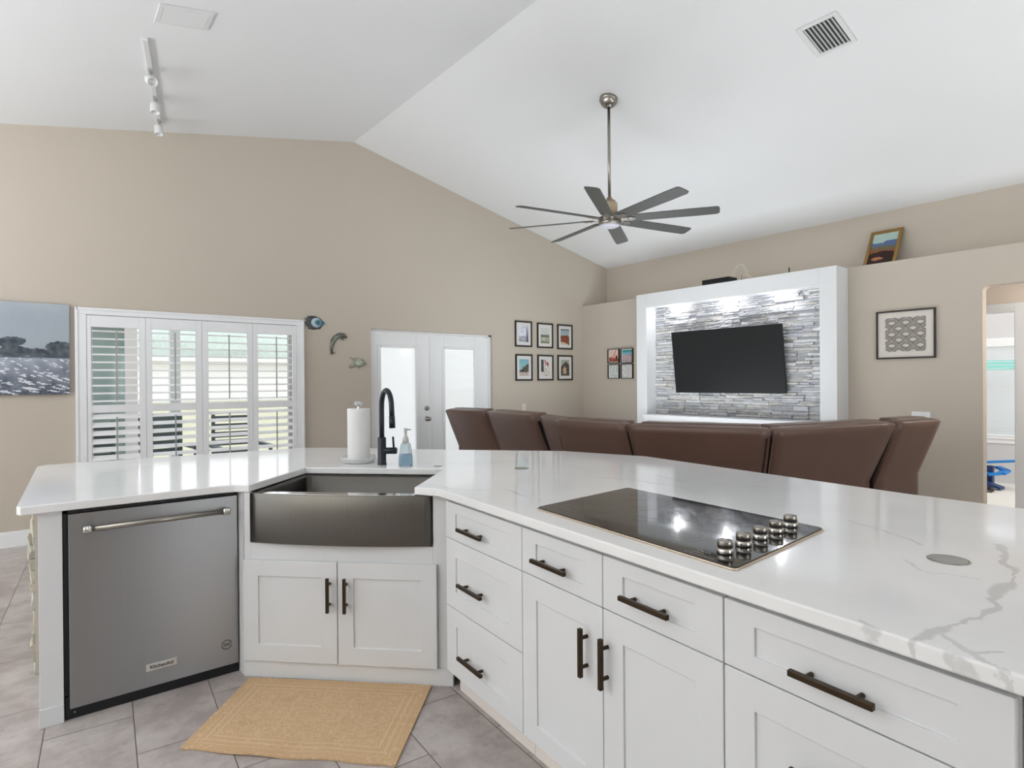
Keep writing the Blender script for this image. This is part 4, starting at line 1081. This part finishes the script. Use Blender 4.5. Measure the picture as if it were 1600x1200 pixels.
def beach(kind):
    def f(u, v):
        n1 = nz2(u*5, v*5, kind); n2 = nz2(u*13, v*13, kind+20); n3 = nz2(u*28, v*28, kind+40)
        if kind == 0:
            c = mixc((196, 198, 210), (236, 238, 246), .5+n1)  # pale tones paint the glare into the print
            if v < .36: c = mixc((120, 122, 132), (216, 216, 224), .5+1.2*n2)
            if u > .78+.05*n2: c = mixc((70, 70, 92), (190, 190, 210), v)
            return c
        if kind == 1:
            c = mixc((196, 200, 198), (208, 211, 208), v)
            if v < .50: c = (164, 170, 150)
            if .40 < v < .55+.04*n2 and u < .95: c = mixc((80, 86, 80), (140, 146, 132), .5+n3*1.6)
            if v < .12: c = (134, 132, 104)
            if abs(v-.28) < .05 and .2 < u < .5: c = (214, 214, 202)
            return c
        if kind == 2:
            c = mixc((196, 204, 196), (150, 172, 176), v)
            if v > .93: c = (70, 84, 92)
            if v < .60+.08*n1: c = mixc((190, 104, 76), (74, 52, 44), .5+1.5*n2)
            if v < .2-.2*u+.1*n1: c = (212, 190, 168)
            return c
        if kind == 3:
            c = mixc((176, 206, 204), (122, 178, 192), v)
            if v < .28+.5*u+.14*n2: c = mixc((120, 112, 92), (62, 66, 60), .5+1.6*n2)
            if abs(u-.42) < .04 and v < .6: c = (58, 52, 44)
            if v < .22+.08*n1: c = (196, 178, 172)
            return c
        if kind == 4:
            c = mixc((222, 206, 194), (214, 218, 220), v)
            if u < .30 and v > .24: c = mixc((64, 64, 62), (104, 100, 94), .5+n2)
            if blob(u, v, .72, .72, .16, .14) < 1+n2: c = (196, 62, 70)
            if abs(u-.47) < .05 and v > .75: c = (170, 70, 84)
            if blob(u, v, .62, .36, .28, .34) < 1+n2: c = mixc((232, 226, 216), (92, 80, 76), 1.6*n2)
            return c
        c = mixc((206, 206, 198), (166, 166, 156), v)
        if v < .90-.5*abs(u-.6)+.1*n2: c = mixc((116, 104, 92), (56, 56, 52), .5+1.7*n2)
        if blob(u, v, .45, .26, .2, .3) < 1+n2: c = (198, 170, 140)
        if v < .12: c = (88, 84, 78)
        return c
    return f
def framed(name, label, group, x0, x1, z0, z1, func, border=.022, mount=.05, wall='back', depth=.02, art=(26, 34), mcol=None, cat='picture'):
    if wall == 'back':
        TT = lambda s, n, z: Vector((s, D-n, z))
    else:
        TT = lambda s, n, z: Vector((W1-n, s, z))
    t = thing(name, label, cat, tuple(TT((x0+x1)/2, depth/2, z0)), group)
    b = MB(); sg = 1 if x1 > x0 else -1
    def bx(a0, c0, a1, c1, n0, n1):
        p, q = TT(a0, n0, c0), TT(a1, n1, c1); b.box(tuple(min(x, y) for x, y in zip(p, q)), tuple(max(x, y) for x, y in zip(p, q)))
    i = border*sg
    bx(x0, z0, x1, z0+border, .001, depth); bx(x0, z1-border, x1, z1, .001, depth); bx(x0, z0+border, x0+i, z1-border, .001, depth); bx(x1-i, z0+border, x1, z1-border, .001, depth)
    b.build('frame', FRAMEK, t, bevel=.002)
    b = MB(); bx(x0+i, z0+border, x1-i, z1-border, .001, depth*.45); b.build('mount', mcol or MATB, t)
    mx, mz = (mount if isinstance(mount, tuple) else (mount, mount)); k = (border+mx)*sg; kz = border+mz
    picture_mesh('print', PRINT, func, art[0], art[1], lambda u, v: TT(x0+k+(x1-x0-2*k)*u, depth*.45+.0006, z0+kz+(z1-z0-2*kz)*v), t)
    return t
GW = 'six framed photographs beside the french doors'
six = [(5.386, 5.708, 1.911, 2.290, 0, 'black framed photograph with a bright glare painted into the print, above the palm photograph'),
       (5.811, 6.130, 1.905, 2.282, 1, 'black framed grey-green pier photograph with a wide blank sky'),
       (6.222, 6.544, 1.897, 2.282, 2, 'black framed photograph with reddish figures under a pale sea strip'),
       (5.392, 5.712, 1.414, 1.802, 3, 'black framed photograph of palms under a turquoise sky'),
       (5.815, 6.132, 1.416, 1.802, 4, 'black framed photograph with a red shape and a dark door'),
       (6.222, 6.542, 1.416, 1.806, 5, 'black framed brown photograph nearest the wall corner, lower row')]
for x0, x1, z0, z1, k, lb in six:
    framed('framed_photograph', lb, GW, x0, x1, z0, z1, beach(k), .022, (.048, .05))
def small(kind):
    def f(u, v):
        n1 = nz2(u*4, v*4, 60+kind); n2 = nz2(u*11, v*11, 70+kind)
        if kind == 0:
            c = mixc((226, 170, 158), (234, 212, 200), v+.4*n1)
            if v < .34+.2*n1: c = (142, 74, 58)
            if blob(u, v, .8, .38, .12, .16) < 1: c = (96, 48, 40)
            if abs(u-.45-.5*(v-.4)) < .05: c = (206, 104, 96)
            return c
        if kind == 1:
            c = (196, 176, 178) if v < .58 else (128, 172, 194)
            if v > .82: c = (72, 152, 146)
            if n2 > .16 and v < .6: c = (132, 116, 118)
            return c
        if kind == 2:
            c = mixc((206, 212, 208), (222, 225, 223), .5+n1)
            if n2 > .2: c = (160, 170, 164)
            return c
        c = mixc((224, 222, 216), (206, 204, 206), .5+n1)
        if n2 > .3: c = (166, 164, 164)
        return c
    return f
GS = 'four small box frames beside the media niche'
WHF = (.004, .012)
for y0, y1, z0, z1, k, lb in [(6.140, 5.915, 1.668, 1.882, 0, 'small dark box frame with a coral red print, above the pale green print'),
                              (5.880, 5.655, 1.665, 1.880, 1, 'small dark box frame with a turquoise and mauve print nearest the white niche'),
                              (6.138, 5.915, 1.436, 1.648, 2, 'small dark box frame with a pale grey-green print, under the coral print'),
                              (5.878, 5.655, 1.434, 1.650, 3, 'small dark box frame with a nearly white print, under the turquoise print')]:
    framed('small_framed_print', lb, GS, y0, y1, z0, z1, small(k), .008, .014, 'right', .035, (20, 20))

def scallop(u, v):
    R_ = .172; rows = 7
    n = nz2(u*60, v*60, 4)
    if min(u, 1-u, v, 1-v) < .012+.012*nz2(u*14, v*14, 6): return (214, 210, 203)
    k = 0
    c = None
    # overlapping fans, the lower rows lie on top
    for r in range(-1, rows+1):
        cy_ = r*.163-.05; off = (r % 2)*R_
        i = round((u-off)/(2*R_)); cx_ = off+i*2*R_
        d = math.hypot(u-cx_, (v-cy_)*.92)
        if d < R_*1.03 and v >= cy_-.02:
            ring = d/R_
            ang = math.atan2(v-cy_, u-cx_)
            if ring < .60: c = (206, 202, 195) if .14 < ring and abs(ang-PI/2) < .80+.1*n+(.15 if ring > .4 else 0) else (134, 127, 121)
            else: c = (134, 127, 121) if int(ring*12) % 2 else (152, 145, 139)
            if ring > .97: c = (188, 183, 176)
            break
    return c if c else (130, 123, 117)
framed('framed_fan_print', 'square black framed print of grey scallop fans by the hallway opening', None, 2.440, 1.920, 1.602, 2.090, scallop, .016, (.062, .052), 'right', .025, (104, 96), mat('ivory mount', (218, 211, 203), .8))

# small artwork leaning on the ledge: a plain landscape stand-in
def plain(u, v):
    n = nz2(u*6, v*6, 33)
    c = mixc((150, 186, 190), (186, 208, 198), v)
    if v < .72+.08*n: c = (92, 112, 150)
    if v < .58+.06*n: c = (108, 104, 84)
    if v < .50-.10*abs(u-.2)+.1*n: c = (140, 84, 52)
    if v < .42-.25*(u-.5)**2+.05*n: c = (52, 34, 30)
    if blob(u, v, .35, .20, .22, .05) < 1+n: c = (180, 120, 84)
    return c
lp = thing('gold_framed_artwork', 'small gold framed landscape picture leaning on the high ledge', 'picture', (7.2, 2.52, LEDGE))
LT_ = Matrix.Translation((7.07, 2.525, LEDGE+.001)) @ Matrix.Rotation(math.radians(31), 4, 'Y')
def LP(s, n, z): return LT_ @ Vector((-n, s, z))
b = MB()
for a in (((-.16, 0), (.16, .035)), ((-.16, .475), (.16, .51)), ((-.16, .035), (-.125, .475)), ((.125, .035), (.16, .475))):
    b.box((-.02, a[0][0], a[0][1]), (0.0, a[1][0], a[1][1]), LT_)
b.build('frame', GOLD, lp, bevel=.003)
MB().box((-.006, -.125, .035), (0, .125, .475), LT_).build('backing', FRAMEK, lp)
picture_mesh('print', PRINT, plain, 30, 40, lambda u, v: LP(.125-.25*u, .0075, .035+.44*v), lp)

# things standing on top of the niche
rt = thing('network_box', 'flat black electronic box on top of the media niche', 'electronics', (6.72, 4.22, NZ))
MB().box((6.615, 4.02, NZ+.002), (6.80, 4.40, NZ+.085)).build('case', BLACK, rt, bevel=.006)
b = MB()
for k in range(6): b.box((6.613, 4.06+k*.04, NZ+.03), (6.6155, 4.08+k*.04, NZ+.036))
b.build('indicator_slots', mat('grey slots', (70, 72, 76), .5), rt)
b = MB()
base = Vector((6.80, 4.0, NZ))
def loop(c, w_, h_, lean): return [Vector((6.82+lean*math.sin(PI*k/14), c+w_*math.cos(PI*k/14), NZ+.003+h_*math.sin(PI*k/14))) for k in range(15)]
b.tube(loop(4.0, .13, .25, .02), .004, 8); b.tube(loop(3.98, .09, .24, -.02), .004, 8); b.tube(loop(3.93, .10, .11, .03), .004, 8)
tag(b.build('cable_coil', mat('cream cable', (222, 214, 196), .5), smooth=True), 'loose cream cable loops beside the black box on the niche', 'cable')
tag(MB().box((6.70, 3.30, NZ+.001), (6.76, 3.36, NZ+.02)).cyl((6.73, 3.33, NZ+.02), (6.73, 3.33, NZ+.10), .006).build('small_antenna', BLACK, bevel=.002), 'tiny dark antenna stub on top of the niche, apart from the black box', 'antenna')
b = MB().cyl((6.74, 3.93, NZ+.002), (6.75, 3.92, NZ+.10), .006).cyl((6.74, 3.95, NZ+.002), (6.75, 3.925, NZ+.10), .006)
tag(b.build('antenna_stand', NICKEL), 'thin grey twin antenna rods under the cream cable loops', 'antenna')

# wall plates
tag(MB().box((5.515, D-.007, .965), (5.585, D-.0005, 1.075)).box((5.538, D-.010, 1.0), (5.562, D-.006, 1.04)).build('light_switch', mat('ivory plate', (226, 220, 206), .4), bevel=.002), 'ivory light switch plate under the six photographs', 'light switch')
tag(MB().box((W1-.007, 1.97, .965), (W1-.0005, 2.13, 1.075)).box((W1-.010, 2.0, .995), (W1-.006, 2.03, 1.045)).box((W1-.010, 2.07, .995), (W1-.006, 2.10, 1.045)).build('switch_plate', TRIM, bevel=.002), 'white double switch plate above the end of the sofa', 'light switch')

# ------------------------------------------------------------------ wall fish
def relief(name, pts, depth, parent, m, y, cfunc, inset=.72, c=None):
    """low relief: outline in wall coordinates (x, z) swelling towards the room"""
    b = MB(); n = len(pts)
    if c is None: c = (sum(p[0] for p in pts)/n, sum(p[1] for p in pts)/n)
    rings = []
    for f, d in ((1, .002), (1, depth*.35), (.86, depth*.75), (.6, depth*.95), (.3, depth)):
        rings.append([b.bm.verts.new((c[0]+(p[0]-c[0])*f, y-d, c[1]+(p[1]-c[1])*f)) for p in pts])
    for A, B_ in zip(rings, rings[1:]):
        for i in range(n): b.bm.faces.new((A[i], A[(i+1) % n], B_[(i+1) % n], B_[i]))
    b.bm.faces.new(rings[0][::-1]); b.bm.faces.new(rings[-1])
    ob = b.build(name, m, parent, smooth=True); o = org(parent)
    paint_attr(ob, lambda v: cfunc((v.x+o.x), (v.z+o.z))); return ob
def ell(cx, cz, rx, rz, n=28, pw=1.): return [(cx+rx*math.copysign(abs(math.cos(2*PI*k/n))**pw, math.cos(2*PI*k/n)), cz+rz*math.copysign(abs(math.sin(2*PI*k/n))**pw, math.sin(2*PI*k/n))) for k in range(n)]
GF = 'ceramic sea creatures on the wall'
f1 = thing('fish_ornament', 'dark grey fish wall ornament with a bright blue body beside the shutters', 'wall ornament', (2.45, D, 2.09), GF)
g1 = lambda x, z: mixc((92, 96, 98), (52, 56, 60), .5+1.5*nz2(x*60, z*60, 1))
relief('fins', [(2.555, 2.105), (2.52, 2.145), (2.46, 2.168), (2.41, 2.168), (2.36, 2.158), (2.375, 2.145), (2.335, 2.135), (2.365, 2.115), (2.345, 2.10), (2.335, 2.075), (2.365, 2.07), (2.35, 2.045), (2.385, 2.045), (2.375, 2.02), (2.43, 2.012), (2.48, 2.015), (2.50, 2.03), (2.51, 2.015), (2.525, 2.04), (2.55, 2.07), (2.575, 2.09)], .016, f1, BRICKP, D, g1, c=(2.46, 2.09))
def g2(x, z):
    d = math.hypot((x-2.478)/1.1, z-2.092)
    if d < .022: return (58, 92, 106)
    if d < .034: return (96, 138, 158)
    return (186, 206, 214) if x < 2.50 else (96, 150, 178)
relief('body', ell(2.472, 2.092, .066, .056), .028, f1, BRICKP, D-.004, g2)
relief('snout', ell(2.558, 2.088, .022, .014, 16), .022, f1, BRICKP, D-.002, lambda x, z: (110, 160, 184))
MB().lathe([(.008, 0), (.008, .006)], (2.545, D-.02, 2.096), (0, -1, 0), 12).build('eye', BLACK, f1)
f2 = thing('dolphin_ornament', 'grey-green leaping dolphin wall ornament between the two fish', 'wall ornament', (2.73, D, 1.86), GF)
sp_ = [(2.652, 1.752), (2.648, 1.79), (2.652, 1.84), (2.668, 1.89), (2.70, 1.935), (2.75, 1.963), (2.80, 1.962), (2.835, 1.935)]
wd = [.012, .017, .023, .028, .032, .032, .026, .010]
up, dn_ = [], []
for i, (x, z) in enumerate(sp_):
    a, b2 = sp_[max(0, i-1)], sp_[min(len(sp_)-1, i+1)]; t = Vector((b2[0]-a[0], b2[1]-a[1])).normalized(); n_ = Vector((-t.y, t.x))
    up.append((x+n_.x*wd[i], z+n_.y*wd[i])); dn_.append((x-n_.x*wd[i], z-n_.y*wd[i]))
b = MB(); nn = len(sp_); rows = []
for s_, d_ in ((1, .004), (.75, .016), (0, .024), (-.75, .016), (-1, .004)):
    rows.append([b.bm.verts.new((sp_[i][0]+(up[i][0]-sp_[i][0])*s_, D-d_, sp_[i][1]+(up[i][1]-sp_[i][1])*s_)) for i in range(nn)])
for A, B_ in zip(rows, rows[1:]):
    for i in range(nn-1): b.bm.faces.new((A[i], A[i+1], B_[i+1], B_[i]))
ob = b.build('body', BRICKP, f2, smooth=True); ob.modifiers.new('back', 'SOLIDIFY').thickness = .003
o2 = org(f2); paint_attr(ob, lambda v: mixc((150, 154, 144), (72, 76, 70), .5+1.6*nz2((v.x+o2.x)*50, (v.z+o2.z)*50, 3)))
relief('dorsal_fin', [(2.672, 1.925), (2.665, 1.962), (2.70, 1.965), (2.715, 1.945)], .010, f2, BRICKP, D-.004, lambda x, z: (170, 172, 164))
relief('flipper', [(2.735, 1.935), (2.775, 1.905), (2.80, 1.912), (2.785, 1.935)], .012, f2, BRICKP, D-.012, lambda x, z: (96, 100, 92))
relief('tail', [(2.625, 1.733), (2.652, 1.765), (2.665, 1.758), (2.70, 1.762), (2.672, 1.74), (2.65, 1.738)], .012, f2, BRICKP, D-.002, lambda x, z: (92, 90, 84))
f3 = thing('fish_ornament', 'pale green and cream fish wall ornament closest to the french doors', 'wall ornament', (2.97, D, 1.64), GF)
relief('fins', [(2.862, 1.705), (2.92, 1.700), (2.99, 1.702), (2.98, 1.66), (3.00, 1.60), (2.985, 1.57), (2.96, 1.595), (2.93, 1.585), (2.87, 1.572), (2.852, 1.59), (2.90, 1.605), (2.86, 1.612), (2.905, 1.63), (2.91, 1.67)], .010, f3, BRICKP, D, lambda x, z: mixc((176, 174, 158), (138, 138, 122), .5+nz2(x*70, z*70, 2)*1.4), c=(2.95, 1.645))
def g3(x, z):
    if x > 3.02 and abs(z-1.64) < .012: return (120, 124, 96)
    t = nz2(x*45, z*45, 8)
    return mixc((150, 172, 152), (202, 204, 190), .5+1.5*t) if x < 3.0 else mixc((116, 122, 104), (186, 186, 168), .5+1.6*t)
relief('body', [(3.078, 1.632), (3.055, 1.665), (3.02, 1.69), (2.98, 1.692), (2.945, 1.67), (2.93, 1.64), (2.945, 1.608), (2.98, 1.592), (3.03, 1.598), (3.06, 1.612)], .026, f3, BRICKP, D-.002, g3)
MB().lathe([(.007, 0), (.006, .006)], (3.045, D-.016, 1.652), (0, -1, 0), 12).build('eye', BLACK, f3)

# ------------------------------------------------------------------ toy in the bedroom
BLU = mat('bright blue plastic', (40, 132, 206), .35, var=.04); NAV = mat('navy plastic', (26, 56, 104), .4, var=.05)
ty_ = thing('toy_car_ramp', 'blue plastic toy car ramp on the bedroom carpet under the blind', 'toy', (9.5, 2.05, .006))
def ribbon(pts, w_, m, name):
    b = MB()
    for a, c in zip(pts, pts[1:]):
        a, c = Vector(a), Vector(c); d_ = (c-a).normalized(); s_ = d_.cross(Vector((0, 0, 1))).normalized()*w_; h_ = Vector((0, 0, .03))
        q = [a-s_, a+s_, c+s_, c-s_]; v = [b.bm.verts.new(p) for p in q]+[b.bm.verts.new(p+h_) for p in q]
        b._faces(v, ((0, 1, 2, 3), (4, 5, 6, 7), (0, 1, 5, 4), (1, 2, 6, 5), (2, 3, 7, 6), (3, 0, 4, 7)))
    b.build(name, m, ty_, bevel=.004)
ribbon([(9.55, 2.5, .27), (9.5, 2.2, .30), (9.45, 1.75, .37)], .05, BLU, 'upper_ramp')
ribbon([(9.55, 2.5, .26), (9.45, 2.3, .20), (9.35, 2.1, .17), (9.38, 1.98, .19), (9.5, 1.95, .22), (9.55, 2.05, .25)], .05, BLU, 'curved_track')
ribbon([(9.45, 2.45, .12), (9.35, 2.2, .09), (9.3, 1.95, .02)], .06, NAV, 'lower_ramp')
MB().box((9.48, 2.35, .007), (9.58, 2.45, .28)).box((9.45, 2.08, .007), (9.55, 2.16, .28)).build('support_post', NAV, ty_, bevel=.01)
b = MB().box((9.02, 2.0, .03), (9.16, 2.10, .065)); 
for x_ in (9.04, 9.12):
    for y_ in (1.995, 2.095): b.cyl((x_, y_, .026), (x_, y_+.012, .026), .019)
tag(b.build('toy_car', mat('black toy plastic', (30, 32, 32), .4), bevel=.004), 'small black toy car on the carpet before the blue ramp', 'toy')
